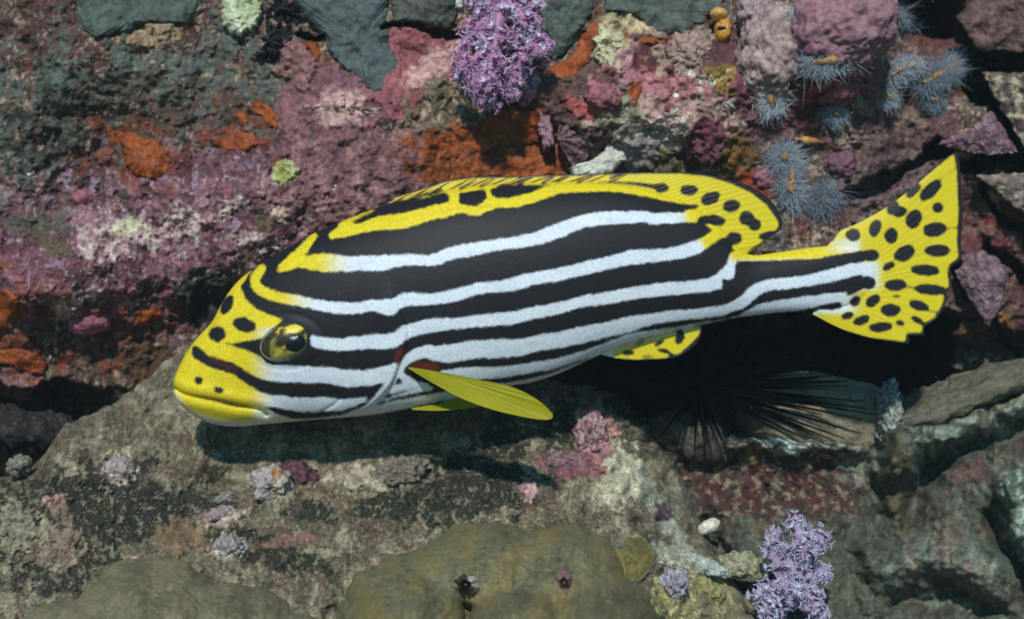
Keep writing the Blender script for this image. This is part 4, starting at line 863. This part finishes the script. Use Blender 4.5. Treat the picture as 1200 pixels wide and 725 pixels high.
# fins first: dorsal and caudal are yellow
DE = [(450, 235), (468, 229), (490, 223), (508, 217), (520, 212), (555, 207), (600, 206.5), (650, 205), (700, 203.5), (750, 202), (800, 202), (830, 205), (860, 211), (886, 221), (905, 236), (916, 253), (918, 264), (913, 273), (898, 282), (880, 291)]
poly([(460, 234)]+[(x, y+2) for x, y in DE[1:12]]+[(856, 215), (880, 226), (898, 240), (909, 255), (913, 263), (909, 270), (896, 281), (866, 300), (850, 280), (825, 262), (790, 240), (740, 222), (700, 217), (600, 217), (500, 232)])
poly([(983, 270), (1006, 261), (1035, 245), (1067, 222), (1092, 201), (1118, 180), (1121, 199), (1122, 227), (1123, 253), (1121, 281), (1123, 302), (1112, 310), (1110, 320), (1112, 334), (1106, 346), (1106, 353), (1096, 371), (1081, 380), (1080, 390), (1062, 390), (1061, 400), (1019, 395), (981, 384), (950, 367), (985, 350), (1010, 340), (1012, 300), (975, 285)])
# body bands (x, top, bottom)
A_ = [(386, 273, 280), (395, 267, 279), (405, 262, 277.5), (420, 262, 274), (438, 255.5, 270), (448, 253, 269.5), (475, 249, 267), (503, 242, 258.5), (525, 237, 254), (541, 239, 249.5), (550, 241, 252), (560, 241, 252.5), (574, 231, 246), (585, 232, 243), (600, 231, 243.5), (622, 225.5, 238), (639, 219.5, 233), (655, 216.5, 227), (683, 216, 225), (710, 215.5, 224), (738, 218.5, 227), (765, 223, 232), (793, 226, 235.5), (806, 228, 238)]
B_ = [(334, 307, 318), (350, 301.5, 313.6), (378, 297, 318), (405, 300, 318), (420, 300, 317), (448, 299, 316.5), (475, 298, 311), (503, 298.5, 311), (516, 294.5, 309.5), (530, 289, 304), (558, 284, 299), (585, 280, 293), (602, 277.5, 291), (627, 272, 287.5), (655, 261, 279), (683, 252, 267), (710, 248, 263), (738, 247.5, 261.5), (754, 247.5, 260), (765, 250, 263), (788, 249, 261.5), (804, 249, 260), (818, 246, 260), (832, 240, 254)]
C_ = [(340, 344, 357), (372, 351, 363), (395, 354, 367), (420, 354, 367.5), (434, 351.5, 364), (448, 351, 367.5), (459, 350, 369), (466, 347, 364), (475, 343, 359), (503, 344, 356.5), (530, 339.5, 354), (558, 332, 345.5), (585, 329, 342), (602, 324.5, 341), (627, 319, 333), (655, 314, 329), (683, 307, 322), (710, 301.5, 316.5), (738, 293.7, 310), (765, 292, 307), (788, 290, 304), (815, 282, 299), (829, 274, 290), (840, 267, 282), (851, 263, 276)]
D_ = [(364, 392, 404), (378, 395, 409), (402, 396.5, 410.7), (430, 392.5, 408.5), (454, 391, 408.5), (467, 386, 405), (471, 382, 402), (479, 379.5, 396), (504, 373.5, 389.5), (529, 373, 386), (554, 370, 383.5), (580, 367, 381), (600, 364.5, 379.5), (628, 359, 373), (655, 354, 367.5), (683, 347, 359.5), (710, 342, 356.5), (738, 337, 351), (765, 333, 347.5), (788, 330.5, 345.5), (815, 329, 343), (830, 326, 341.5), (838, 322.5, 340), (846, 315, 338)]
E_ = [(300, 418, 441.5), (314, 426, 445.5), (328, 428, 447), (355, 429, 448), (383, 430, 449), (405, 433, 453), (430, 433, 451.7), (445, 430.5, 449), (455, 428, 444), (463, 425.5, 441)]
E2 = [(498, 407, 418), (507, 405.5, 422), (529, 403, 424.5), (554, 399.5, 420), (585, 397.5, 419), (610, 397, 417), (634, 392, 410.5), (659, 388, 407), (684, 382, 402), (709, 378, 395.5), (734, 371.5, 389.5), (760, 368, 381.5), (788, 364, 376), (815, 362, 373.5), (843, 358, 370), (856, 354.5, 366), (870, 345.5, 361.5), (877, 337.5, 357), (884, 333, 350.5), (898, 328, 341.5), (925, 325, 338.5), (945, 322.5, 335), (972, 315, 330.5), (1003, 308, 323), (1024, 310, 319)]
F_ = [(300, 457, 476), (314, 462, 477.5), (328, 463.5, 478.5), (355, 465.7, 482.5), (383, 465, 481.5), (400, 467.5, 481), (417, 466.5, 475.5), (430, 465, 470)]
F2 = [(514, 435, 438), (533, 431.5, 442), (552, 430, 444.5), (585, 430, 443), (610, 426.5, 439), (634, 423, 435), (659, 418, 430.5), (684, 410.5, 422), (709, 402, 412), (744, 390, 399), (782, 385, 388.5), (819, 378.3, 381), (856, 372, 373.6), (872, 366, 370), (890, 357, 369), (912, 351, 366), (940, 347.5, 363), (972, 344, 355), (992, 342, 348)]
for q in (A_, B_, C_, D_, E_, E2, F_, F2): band(q)
band([(862, 297, 306), (884, 294, 305.5), (925, 288, 304), (958, 284, 303), (981, 282, 298), (1003, 284, 295), (1015, 286, 291)])
line([(853, 320), (856.5, 311), (859, 300)], [8, 5, 4.5])
line([(368, 276), (352, 296), (344, 303), (329, 315)], [4, 6, 6.5, 4.5])          # fork of band B along the nape
line([(438, 246), (415, 256), (400, 264)], [1.2, 2, 4])                          # fork of band A
line([(307, 314), (299, 327), (304, 339), (322, 347), (350, 352.5)], [5, 5.5, 6, 6, 6.2])
line([(532, 222), (532, 240)], 6); line([(572, 222), (574, 236)], 2.5)
line([(462, 234), (485, 229), (510, 222), (535, 217)], [1.5, 3, 4, 4])
# black shoulder stripe ends between the bands at the rear
for q in ((824, 252, 14, 6.5, 10), (800, 232.5, 20, 5, 8)): pass
# head: yellow snout with dark marks
poly([(300, 300), (293, 319), (281.5, 336), (287, 350), (303.5, 364), (320, 370), (332, 374), (308, 396), (272, 402), (268, 404), (282, 408), (305, 417), (315, 428), (316, 446), (300, 441.5), (273, 424.5), (245, 416.5), (236, 409), (231, 405), (226, 404), (224, 413), (228, 420), (245, 430), (273, 438.5), (300, 456.5), (310, 461), (310, 476), (322, 484), (345, 491), (345, 500), (190, 520), (190, 380)])
ell(268, 403, 5, 1.6, 5); ell(281, 402.5, 3, 1.6, 0)
for q in ((266, 357, 6.5, 13, 25), (286.5, 380.5, 14, 8.5, 18), (254.5, 391.5, 10, 9.5, 0), (233, 445.5, 5, 5.5, 0), (256, 456.5, 6.5, 4, 15)): ell(*q)
line([(214, 461), (236, 466), (256, 470), (276, 475), (300, 478)], [.5, 1, 1.4, 1.6, .8], .3)
line([(309, 476.5), (328, 481), (355, 487), (383, 485.5), (396, 484)], [1, 3.2, 3.2, 3, .6], 0.)
# gill edge and pectoral base
line([(463, 430), (458, 446.5), (447, 461.5), (430, 477.5), (405, 487)], [5, 5.2, 5, 3.6, 2])
line([(466, 437), (474, 424), (489, 414.5), (503, 411)], [4, 5, 6.5, 7]); line([(466, 436), (475, 443), (488, 450), (500, 455)], [4, 4, 3.5, 2.5])
line([(458, 458), (480, 451), (500, 452)], [3, 5, 3]); line([(450, 470), (480, 461), (505, 455)], [2.5, 3.2, 3])
line([(410, 487), (440, 480), (480, 472), (540, 460), (600, 450), (650, 437), (690, 421), (720, 409)], [2, 5.5, 5.5, 5, 3.5, 2.2, 1.5, .5])
line([(440, 474), (470, 466), (505, 459)], [1, 2, 2], 0.); line([(565, 449), (600, 445), (640, 436.5), (690, 419.5)], [1.5, 2.4, 2.2, 1.2], 0.)
band([(330, 489, 494), (360, 490.5, 494), (400, 486, 490), (430, 482, 487)], jit=0)
# dorsal spots and streaks, dark margins
for q in ((55, 145, 33, 21, 0), (172, 155, 38, 24, 0), (262, 190, 44, 27, -22), (352, 222, 39, 27, -10), (416, 274, 34, 31, 0), (452, 303, 28, 27, 0), (282, 283, 46, 24, 8), (240, 280, 30, 18, 0), (366, 358, 34, 25, 20), (340, 372, 26, 18, 20), (505, 346, 44, 16, -15)):
    ell(760+q[0]/3.625, 180+q[1]/3.625, q[2]/3.625, q[3]/3.625, q[4])
line([(700, 213), (740, 215), (768, 219)], [1, 2, 3], 0.)
poly([(640, 234), (680, 226), (738, 228), (790, 237), (808, 240), (820, 239), (816, 245), (790, 247.5), (740, 245.5), (700, 247.5), (660, 256)], 0.)
for q in (((539, 221), (558, 211.5)), ((563, 218.5), (578, 210.5)), ((584, 219), (612, 210)), ((608, 215), (623, 208)), ((652, 213), (666, 207)), ((677, 213.5), (694, 206.5)), ((716, 209.5), (734, 204)), ((636, 214), (648, 208))): line(q, [2.0, 1.2], 0.); line(q, [2.0, 1.2], .35, brn)
line([(480, 232), (505, 226), (518, 222)], [1, 2.5, 2], 0.)
poly([(498, 232), (520, 225.5), (526, 228), (522, 236), (490, 243), (462, 248), (440, 252), (445, 246), (470, 240)], 0.); ell(553, 232, 11, 6.5, -5); line([(590, 226), (610, 222), (630, 218)], [4, 3.5, 1], 0.); line([(582, 226), (600, 226)], 3.5, 0.)
# caudal spots
for q in ((188, 300, 28, 25, 0), (270, 275, 21, 35, 20), (328, 302, 25, 30, 10), (335, 200, 18, 30, 35), (362, 215, 26, 20, -30), (412, 138, 14, 38, 45), (412, 242, 28, 38, 25), (474, 136, 24, 52, 48), (500, 200, 22, 20, 0), (490, 280, 45, 28, -10), (378, 368, 42, 28, -30), (320, 415, 26, 14, -30), (500, 358, 48, 24, 0), (455, 430, 56, 21, 4), (345, 485, 42, 22, -5), (475, 502, 62, 20, 4), (196, 545, 23, 18, -35), (262, 543, 32, 20, -38), (327, 577, 37, 24, 0), (430, 560, 40, 19, 15), (350, 526, 18, 6, 0), (168, 598, 25, 14, -15), (220, 615, 34, 17, -22), (290, 640, 45, 19, -5), (362, 625, 19, 11, 15), (425, 614, 28, 12, 25)):
    ell(940+q[0]/3.15, 180+q[1]/3.15, q[2]/3.15, q[3]/3.15, q[4])
# black peduncle stripes running into the tail
band([(868, 309, 330), (884, 307, 331), (925, 305, 323), (958, 304, 319), (985, 299, 312), (1010, 293.5, 305.5), (1024, 292, 306), (1030, 296, 302)], 0.)
band([(884, 352, 357), (898, 344, 355), (925, 340, 350), (945, 336.5, 347), (972, 332, 342), (1003, 325, 337.5), (1020, 324, 339), (1026, 328, 336)], 0.)
band([(962, 358, 363), (975, 355, 363), (986, 354, 361)], 0.)
line([(1100, 212), (1116, 200), (1121, 196)], .8, 0.); line([(1062, 336), (1090, 339), (1112, 342)], 1.2, 0.); line([(1095, 271), (1122, 266)], 1., 0.); line([(1080, 362), (1098, 366)], 1., 0.)
# anal fin
poly([(705, 415), (730, 405), (770, 393), (805, 385), (822, 383), (818, 394), (808, 404), (796, 414), (780, 419), (745, 421), (720, 419)])
AF = lambda q: ell(700+q[0]/6, 320+q[1]/6, q[2]/6, q[3]/6, q[4])
for q in ((218, 558, 50, 18, -8), (435, 488, 48, 16, -32), (580, 450, 32, 52, 18), (465, 545, 48, 17, 10), (350, 582, 42, 8, 0), (290, 498, 55, 8, -22), (520, 572, 30, 10, 10)): AF(q)
# colour of the light areas
yel[:] = 0
yel += sstep(372, 330, RX)*(RY < 385)+sstep(420, 370, RX)*(RY < 330)+sstep(330, 290, RX)*(RY >= 385)
yel[(RY < np.interp(RX, [350, 420, 530, 640, 720, 800, 830], [300, 290, 262, 244, 240, 246, 300]))] = 1
yel += sstep(794, 812, RX)*(RY < 266)+sstep(836, 848, RX)*(RY < 280)+((RX > 855)&(RY < 306.5))
yel += sstep(985, 1012, RX)*((RY < 300)|(RY > 338)); yel += sstep(1020, 1036, RX); yel += (RX > 940)&(RY > 366)
yel += ((RX > 718)&(RX < 850)&(RY > np.interp(RX, [700, 744, 782, 819, 850], [416, 402, 391.5, 382.5, 376])))
yel = np.clip(yel, 0, 1)
wc = (RX > 960)&(RX < 1008)&(RY > 280)&(RY < 297); yel[wc] *= sstep(1000, 960, RX[wc])*.7+.3
yel[(RY > 486)&(RX > 300)] = .35
poly([(205, 458), (214, 474), (228, 484), (248, 491), (275, 494), (300, 493), (300, 508), (200, 510)], .2, yel); poly([(300, 478), (307, 486), (297, 490)], .1, yel)
# brown flesh at gill corner and fin base, mouth line
poly([(464, 412), (473, 406), (476, 414), (468, 428), (462, 424)], 1, brn); poly([(478, 430), (490, 423), (512, 425), (516, 432), (500, 440), (482, 437)], 1, brn)
line([(225, 463), (245, 467), (270, 472), (292, 476)], [1., 2, 4, 1.5], .6, brn); line([(250, 420), (275, 432)], [4, 4], .35, brn)
def blur(a_, s_):
    k = np.arange(-int(3*s_)-1, int(3*s_)+2); g = np.exp(-.5*(k/s_)**2); g /= g.sum(); n = len(k)//2
    b = np.pad(a_, n, mode='edge')
    b = sum(g[i]*b[:, i:i+a_.shape[1]] for i in range(len(k)))
    return sum(g[i]*b[i:i+a_.shape[0]] for i in range(len(k)))
light = blur(light, 3.4); yel = blur(yel, 5); brn = blur(brn, 2.6)
def samp(arr, px, py):
    i = np.clip((px-RX0)/RS, 0, arr.shape[1]-1.001); j = np.clip((py-RY0)/RS, 0, arr.shape[0]-1.001)
    i0, j0 = i.astype(int), j.astype(int); fi, fj = i-i0, j-j0
    return arr[j0, i0]*(1-fi)*(1-fj)+arr[j0, i0+1]*fi*(1-fj)+arr[j0+1, i0]*(1-fi)*fj+arr[j0+1, i0+1]*fi*fj
def pattern(V):
    k = D/(D-np.abs(V[:, 1]))
    px, py = CX+V[:, 0]/S*k, CY-V[:, 2]/S*k
    return {'light': samp(light, px, py), 'yel': samp(yel, px, py), 'brn': samp(brn, px, py)}
def fish_mat(name, scales=True, dark=(.008, .0078, .0095), rough=.55, trans=0.):
    m, nt, b = node_mat(name)
    co = N(nt, 'ShaderNodeTexCoord').outputs['Object']
    at = lambda n: N(nt, 'ShaderNodeAttribute', attribute_name=n).outputs['Fac']
    vo = N(nt, 'ShaderNodeTexVoronoi'); vo.inputs['Scale'].default_value = 430; vo.inputs['Randomness'].default_value = .55
    mp = N(nt, 'ShaderNodeMapping'); mp.inputs['Rotation'].default_value = (0, .15, 0); mp.inputs['Scale'].default_value = (.8, .5, 1.15); L(nt, co, mp.inputs[0]); L(nt, mp.outputs[0], vo.inputs['Vector'])
    cell = N(nt, 'ShaderNodeSeparateColor'); L(nt, vo.outputs['Color'], cell.inputs[0])
    nz = ntex(nt, co, 620, 2, .6); nz2 = ntex(nt, co, 1500, 2, .6)
    l = math_n(nt, 'ADD', at('light'), math_n(nt, 'ADD', math_n(nt, 'MULTIPLY', math_n(nt, 'SUBTRACT', nz, .5), .4), math_n(nt, 'MULTIPLY', math_n(nt, 'SUBTRACT', cell.outputs[0], .5), .2 if scales else .08)))
    k = N(nt, 'ShaderNodeMapRange', interpolation_type='SMOOTHSTEP'); L(nt, l, k.inputs[0]); k.inputs[1].default_value = .12; k.inputs[2].default_value = .88
    wh = mixc(nt, ntex(nt, co, 30, 2), (.58, .66, .74), (.76, .80, .84)); ye = mixc(nt, nz2, (.70, .53, .012) if scales else (.58, .46, .010), (.86, .70, .03) if scales else (.74, .61, .022)); ye = mixc(nt, math_n(nt, 'MULTIPLY', ntex(nt, co, 90, 4, .7), .35), ye, (.42, .34, .012))  # fins get a darker yellow, standing in for light falling off there
    lc = mixc(nt, at('yel'), wh, ye)
    dk = mixc(nt, nz, dark, (.017, .0165, .020))
    c = mixc(nt, k.outputs[0], dk, lc)
    c = mixc(nt, math_n(nt, 'MULTIPLY', at('brn'), .9), c, (.115, .022, .010))
    sh = math_n(nt, 'MULTIPLY_ADD', vo.outputs['Distance'], -.36 if scales else -.08, 1.09 if scales else 1.03)
    cc = N(nt, 'ShaderNodeVectorMath', operation='SCALE'); L(nt, c, cc.inputs[0]); L(nt, sh, cc.inputs['Scale'])
    L(nt, cc.outputs[0], b.inputs['Base Color'])
    b.inputs['Roughness'].default_value = rough; b.inputs['Specular IOR Level'].default_value = .2
    bp = N(nt, 'ShaderNodeBump'); bp.inputs['Strength'].default_value = .2 if scales else .03; bp.inputs['Distance'].default_value = .0004; bp.invert = True
    L(nt, vo.outputs['Distance'], bp.inputs['Height']); L(nt, bp.outputs[0], b.inputs['Normal'])
    return m
FM, FF = fish_mat('sweetlips_skin'), fish_mat('sweetlips_fin', False, rough=.45)
fish = empty('fish', (0, 0, 0)); fish.location = P(560, 478, 0); bpy.context.view_layer.update()
tag(fish, 'black and white striped fish with yellow head and spotted yellow tail hovering over the boulder', 'fish')
xs = np.concatenate([204.02+20*np.linspace(0, 1, 46, endpoint=False)**2, np.linspace(224.02, 1025.5, 450)])
na = 470; an = np.linspace(0, 2*np.pi, na, endpoint=False)
T_, B2 = topf(xs), botf(xs); mid, hf = (T_+B2)/2, (B2-T_)/2
cs, sn = np.cos(an), np.sin(an)
PXf = np.repeat(xs[:, None], na, 1); PYf = mid[:, None]-hf[:, None]*cs[None]
YY = -widf(xs)[:, None]*np.sign(sn)[None]*np.abs(sn)[None]**.92
# relief: gill cover edge, cheek, lips
def dline(px, py, pts):
    p = cr(pts, 6); d = np.full(px.shape, 1e9); sd = np.zeros(px.shape)
    for i in range(len(p)-1):
        v = p[i+1]-p[i]; l2 = v@v+1e-9; t = np.clip(((px-p[i, 0])*v[0]+(py-p[i, 1])*v[1])/l2, 0, 1)
        ex, ey = px-p[i, 0]-t*v[0], py-p[i, 1]-t*v[1]; q = np.hypot(ex, ey); m = q < d
        d[m] = q[m]; sd[m] = np.sign(v[0]*ey-v[1]*ex)[m]
    return d, sd
kk = D/(D-np.abs(YY)); QX, QY = CX+(PXf-CX)*kk, CY+(PYf-CY)*kk
near = (QX < 540)
d, sd = dline(QX[near], QY[near], [(470, 368), (475, 382), (477, 398), (468, 424), (460, 446), (448, 462), (430, 478), (405, 489)])
rel_ = np.zeros_like(YY); rel_[near] += .0032*sstep(0, 1.5, d*np.where(sd > 0, 1, -1)+1)*np.exp(-(d/26)**2)
d, sd = dline(QX[near], QY[near], [(204, 455), (214, 461), (236, 466), (256, 470), (276, 475), (302, 479), (312, 486)])
r2 = np.zeros_like(YY); r2[near] = -.0028*np.exp(-(d/2.0)**2)+.0020*np.exp(-((d-9)/7)**2); rel_ += r2
d, sd = dline(QX[near], QY[near], [(400, 420), (404, 446), (398, 468), (378, 482)]); r2[:] = 0; r2[near] = -.0009*np.exp(-(d/2.5)**2); rel_ += r2
d = np.hypot((QX-335)/36, (QY-400)/26); rel_ += .0022*np.exp(-(d/1.2)**4)-.0006*np.exp(-((d-1.25)/.12)**2)
YY = YY*(1+0*rel_)+np.sign(YY)*rel_*np.minimum(1, np.abs(YY)/.006)
V = np.stack([(PXf-CX)*S, YY, (CY-PYf)*S], -1).reshape(-1, 3)
body = mesh_obj('body', V, gridF(len(xs), na, True)[:, ::-1], FM, attrs=pattern(V)); setparent(body, fish)
def surfY(px, py):            # near flank of the body seen at a photo pixel
    y = 0.
    for _ in range(12):
        k = D/(D-abs(y)); x, yy = CX+(px-CX)/k, CY+(py-CY)/k
        t, b = topf(x), botf(x); c = np.clip(((t+b)/2-yy)/((b-t)/2), -1, 1)
        y = -float(widf(x))*float(np.sqrt(1-c*c))**.92
    return y
# fins: sheet lofted between a base curve and an edge curve, with rays and thickness
def fin(name, base, edge, nu, nv, th, mat, ray=90, amp=.0006, yb=None, ye=None, attrs=True, col=None, bow=0.):
    b, e_ = cr(base, 10), cr(edge, 10)
    def res(p, n):
        l_ = np.concatenate([[0], np.cumsum(np.hypot(*np.diff(p[:, :2], axis=0).T))]); t = np.linspace(0, l_[-1], n)
        return np.stack([np.interp(t, l_, p[:, k]) for k in range(p.shape[1])], 1)
    b, e_ = res(b, nu), res(e_, nu); t = np.linspace(0, 1, nv)[:, None]
    px = b[None, :, 0]*(1-t)+e_[None, :, 0]*t; py = b[None, :, 1]*(1-t)+e_[None, :, 1]*t
    y0 = (b[None, :, 2]*(1-t)+e_[None, :, 2]*t) if b.shape[1] > 2 else np.zeros_like(px)
    y0 = y0+bow*np.sin(np.pi*t)
    s_ = np.linspace(0, 1, nu)[None]
    rp = amp*np.cos(s_*ray*2*np.pi)*np.sin(np.pi*np.clip(t*.9+.1, 0, 1))**.5
    half = th*(1-.75*t)*np.clip(np.minimum(s_, 1-s_)*40, .15, 1)
    fr, bk_ = P(px, py, y0-half+rp), P(px, py, y0+half+rp)
    n = nu*nv; F = gridF(nv, nu)
    rim = np.concatenate([np.arange(nu), nu*np.arange(1, nv)+nu-1, (nv-1)*nu+np.arange(nu-2, -1, -1), nu*np.arange(nv-2, 0, -1)])
    rq = np.stack([rim, np.roll(rim, -1), np.roll(rim, -1)+n, rim+n], 1)
    V = np.concatenate([fr.reshape(-1, 3), bk_.reshape(-1, 3)])
    o = mesh_obj(name, V, np.concatenate([F, F[:, ::-1]+n, rq]), mat, attrs=pattern(V) if attrs else None); setparent(o, fish)
    return o
fin('dorsal_fin', [(440, 250), (470, 240), (500, 233), (540, 226), (600, 220), (660, 218), (710, 218), (750, 226), (790, 238), (825, 256), (850, 280), (868, 300)],
    [(442, 243), (468, 229.5), (490, 223.5), (508, 217), (520, 212), (555, 207), (600, 206.5), (650, 205), (700, 203.5), (750, 202), (800, 202), (830, 204.5), (859, 211), (885, 221.5), (904, 236), (914, 252), (917, 263), (913, 271), (898, 281), (880, 294)], 520, 46, .0022, FF, 62, .00008)
fin('caudal_fin', [(968, 290), (990, 295), (1000, 308), (1003, 325), (998, 340), (985, 352), (955, 362)],
    [(985, 270), (1006, 261), (1035, 245), (1067, 222), (1092, 200), (1119, 178), (1124, 186), (1127, 225), (1128, 253), (1126, 281), (1126, 303), (1115, 312), (1114, 321), (1114, 334), (1109, 346), (1108, 355), (1098, 372), (1084, 382), (1082, 392), (1066, 393), (1063, 402), (1030, 397.5), (1000, 390.5), (975, 380), (952, 368)], 460, 110, .0024, FF, 40, .00007)
fin('anal_fin', [(700, 412), (730, 400), (770, 388), (820, 376)], [(706, 416), (722, 419.5), (745, 421.5), (780, 420), (797, 416), (812, 406), (820, 396), (824, 382)], 170, 50, .0016, FF, 22, .00012)
# dorsal spines lying in the front half of the fin
spine_m = plain('dorsal_spine', (196, 150, 30), .4, amt=.25)
for i, x in enumerate(np.linspace(470, 722, 12)):
    y1 = np.interp(x, [q[0] for q in DE], [q[1] for q in DE]); yb_ = float(topf(x-10))
    a_, b = P(x-14, yb_+1, -.0022), P(x+14, np.interp(x+14, [q[0] for q in DE], [q[1] for q in DE])+.8, -.0009)
    V, F = tubes([np.stack([a_, (a_+b)/2-np.array([0, .0004, 0]), b])], [np.array([.0008, .0006, .0002])], 7)
    o = mesh_obj('dorsal_spine', V, F, spine_m); setparent(o, fish)
# pectoral and pelvic fins
def pec_mat():
    m, nt, b = node_mat('pectoral_membrane')
    co = N(nt, 'ShaderNodeTexCoord').outputs['Object']
    n = ntex(nt, co, 60, 3); n2 = ntex(nt, co, 700, 2)
    c = mixc(nt, n, (.34, .33, .006), (.50, .45, .010)); c = mixc(nt, math_n(nt, 'MULTIPLY', n2, .4), c, (.24, .26, .012))
    L(nt, c, b.inputs['Base Color']); b.inputs['Roughness'].default_value = .5; b.inputs['Specular IOR Level'].default_value = .25
    tr = N(nt, 'ShaderNodeBsdfTranslucent'); L(nt, c, tr.inputs[0]); mx = N(nt, 'ShaderNodeMixShader'); mx.inputs[0].default_value = .35
    L(nt, b.outputs[0], mx.inputs[1]); L(nt, tr.outputs[0], mx.inputs[2]); L(nt, mx.outputs[0], nt.nodes['Material Output'].inputs[0])
    return m
PM = pec_mat()
s0 = surfY(486, 428); s1 = surfY(512, 436)
for sgn in (-1, 1):
    q = lambda px, py, y: (px, py, y if sgn < 0 else -y)
    fin('pectoral_fin', [q(480, 430, s0-.001), q(488, 431, s0-.002), q(500, 433, s1-.003), q(514, 435, s1-.001)],
        [q(478, 431, s0-.002), q(508, 449, s0-.010), q(540, 466, s0-.018), q(575, 479, s0-.024), q(605, 486.5, s0-.027), q(630, 491, s0-.028), q(644, 491, s0-.028), q(648, 486, s0-.028), q(640, 476, s0-.027), q(625, 465, s0-.024), q(605, 455, s0-.02), q(580, 448, s0-.015), q(545, 442, s0-.008), q(516, 436, s1-.002)], 220, 90, .0012, PM, 17, .00028, attrs=False)
    fin('pelvic_fin', [q(482, 478, -.018), q(500, 475, -.018), q(520, 472, -.016)], [q(484, 480, -.022), q(515, 481, -.03), q(545, 478.5, -.034), q(566, 475, -.036), q(560, 469, -.034), q(540, 466, -.028), q(524, 468, -.018)], 90, 40, .0012, PM, 10, .0004, attrs=False)
# eyes
def ring_mat(name, col, rough, spec=.6): return plain(name, col, rough, amt=.18, fine=900, spec=spec)
EM = dict(ball=rocky('eye_surface', .18, 900, .03, .4, 0, spec=.25), iris=ring_mat('eye_iris', (196, 168, 30), .22), top=ring_mat('eye_gold', (232, 204, 30), .25), pupil=ring_mat('eye_pupil', (12, 14, 26), .2, .5), shade=ring_mat('eye_shade', (44, 42, 26), .2))
ye_ = surfY(335, 400)-.0022
for sgn in (1, -1):
    Y_ = lambda v: (ye_-v)*sgn
    e0 = lump('eye', None, None, 337, 400, Y_(-.0024), 34, 22.5, .0062, -22, (124, 132, 112), None, EM['ball'], .02, 1, 1, 90, 60, patches=(((356, 412, 20, 8, -20), (70, 78, 64)), ((330, 380, 20, 5, -20), (60, 60, 40))))
    setparent(e0, fish); bpy.context.view_layer.update()
    prts = [lump('iris', None, None, 335.5, 400, Y_(-.0012), 30.5, 19.5, .0062, -22, (58, 52, 24), None, EM['ball'], .02, 1.5, 2, 90, 60,
                 patches=(((343, 385, 18, 5.5, -12), (236, 208, 30)), ((327, 411, 6, 9, 35), (196, 176, 40)), ((322, 404, 4, 12, 20), (130, 120, 50)), ((345, 414, 16, 4, -15), (150, 140, 50)), ((330, 398, 6, 12, 10), (52, 36, 20)), ((362, 392, 4, 10, 10), (150, 130, 40)))),
            lump('pupil', None, None, 344, 401, Y_(-.0006), 17, 13, .0062, -20, (14, 18, 34), None, EM['pupil'], .02, 1, 5, 48, 32)]
    for o in prts: o.parent = e0

# drifting specks in the water
r = np.random.default_rng(77); n = 110
sp = np.stack([r.uniform(-.5, .5, n), r.uniform(-.45, .10, n), r.uniform(-.28, .3, n)], 1); rr = r.uniform(.00018, .00042, n)
oc = np.array([[1, 0, 0], [-1, 0, 0], [0, 1, 0], [0, -1, 0], [0, 0, 1], [0, 0, -1.]])
of = np.array([[0, 2, 4], [2, 1, 4], [1, 3, 4], [3, 0, 4], [2, 0, 5], [1, 2, 5], [3, 1, 5], [0, 3, 5]])
V = (sp[:, None]+oc[None]*rr[:, None, None]).reshape(-1, 3); F = (of[None]+6*np.arange(n)[:, None, None]).reshape(-1, 3)
tag(mesh_obj('drifting_specks', V, F, plain('speck', (190, 196, 190), .8)), 'tiny pale specks drifting in the water around the fish', 'specks', kind='stuff')

# the water itself: thin even haze round the camera and everything in view
hm = bpy.data.materials.new('water_haze'); hm.use_nodes = True; hn = hm.node_tree
hn.nodes.remove(hn.nodes['Principled BSDF']); pv = hn.nodes.new('ShaderNodeVolumePrincipled')
pv.inputs['Color'].default_value = (.62, .84, .90, 1); pv.inputs['Density'].default_value = HAZE
hn.links.new(pv.outputs[0], hn.nodes['Material Output'].inputs['Volume'])
hv = [(x, y, z) for x in (-12.6, 12.6) for y in (-12.6, 12.6) for z in (-1.6, .75)]
hz = mesh_obj('haze', hv, [(0, 1, 3, 2), (4, 6, 7, 5), (0, 4, 5, 1), (2, 3, 7, 6), (0, 2, 6, 4), (1, 5, 7, 3)], hm, smooth=False)
tag(hz, 'thin blue-green water haze all around the fish and reef', 'water', kind='stuff')
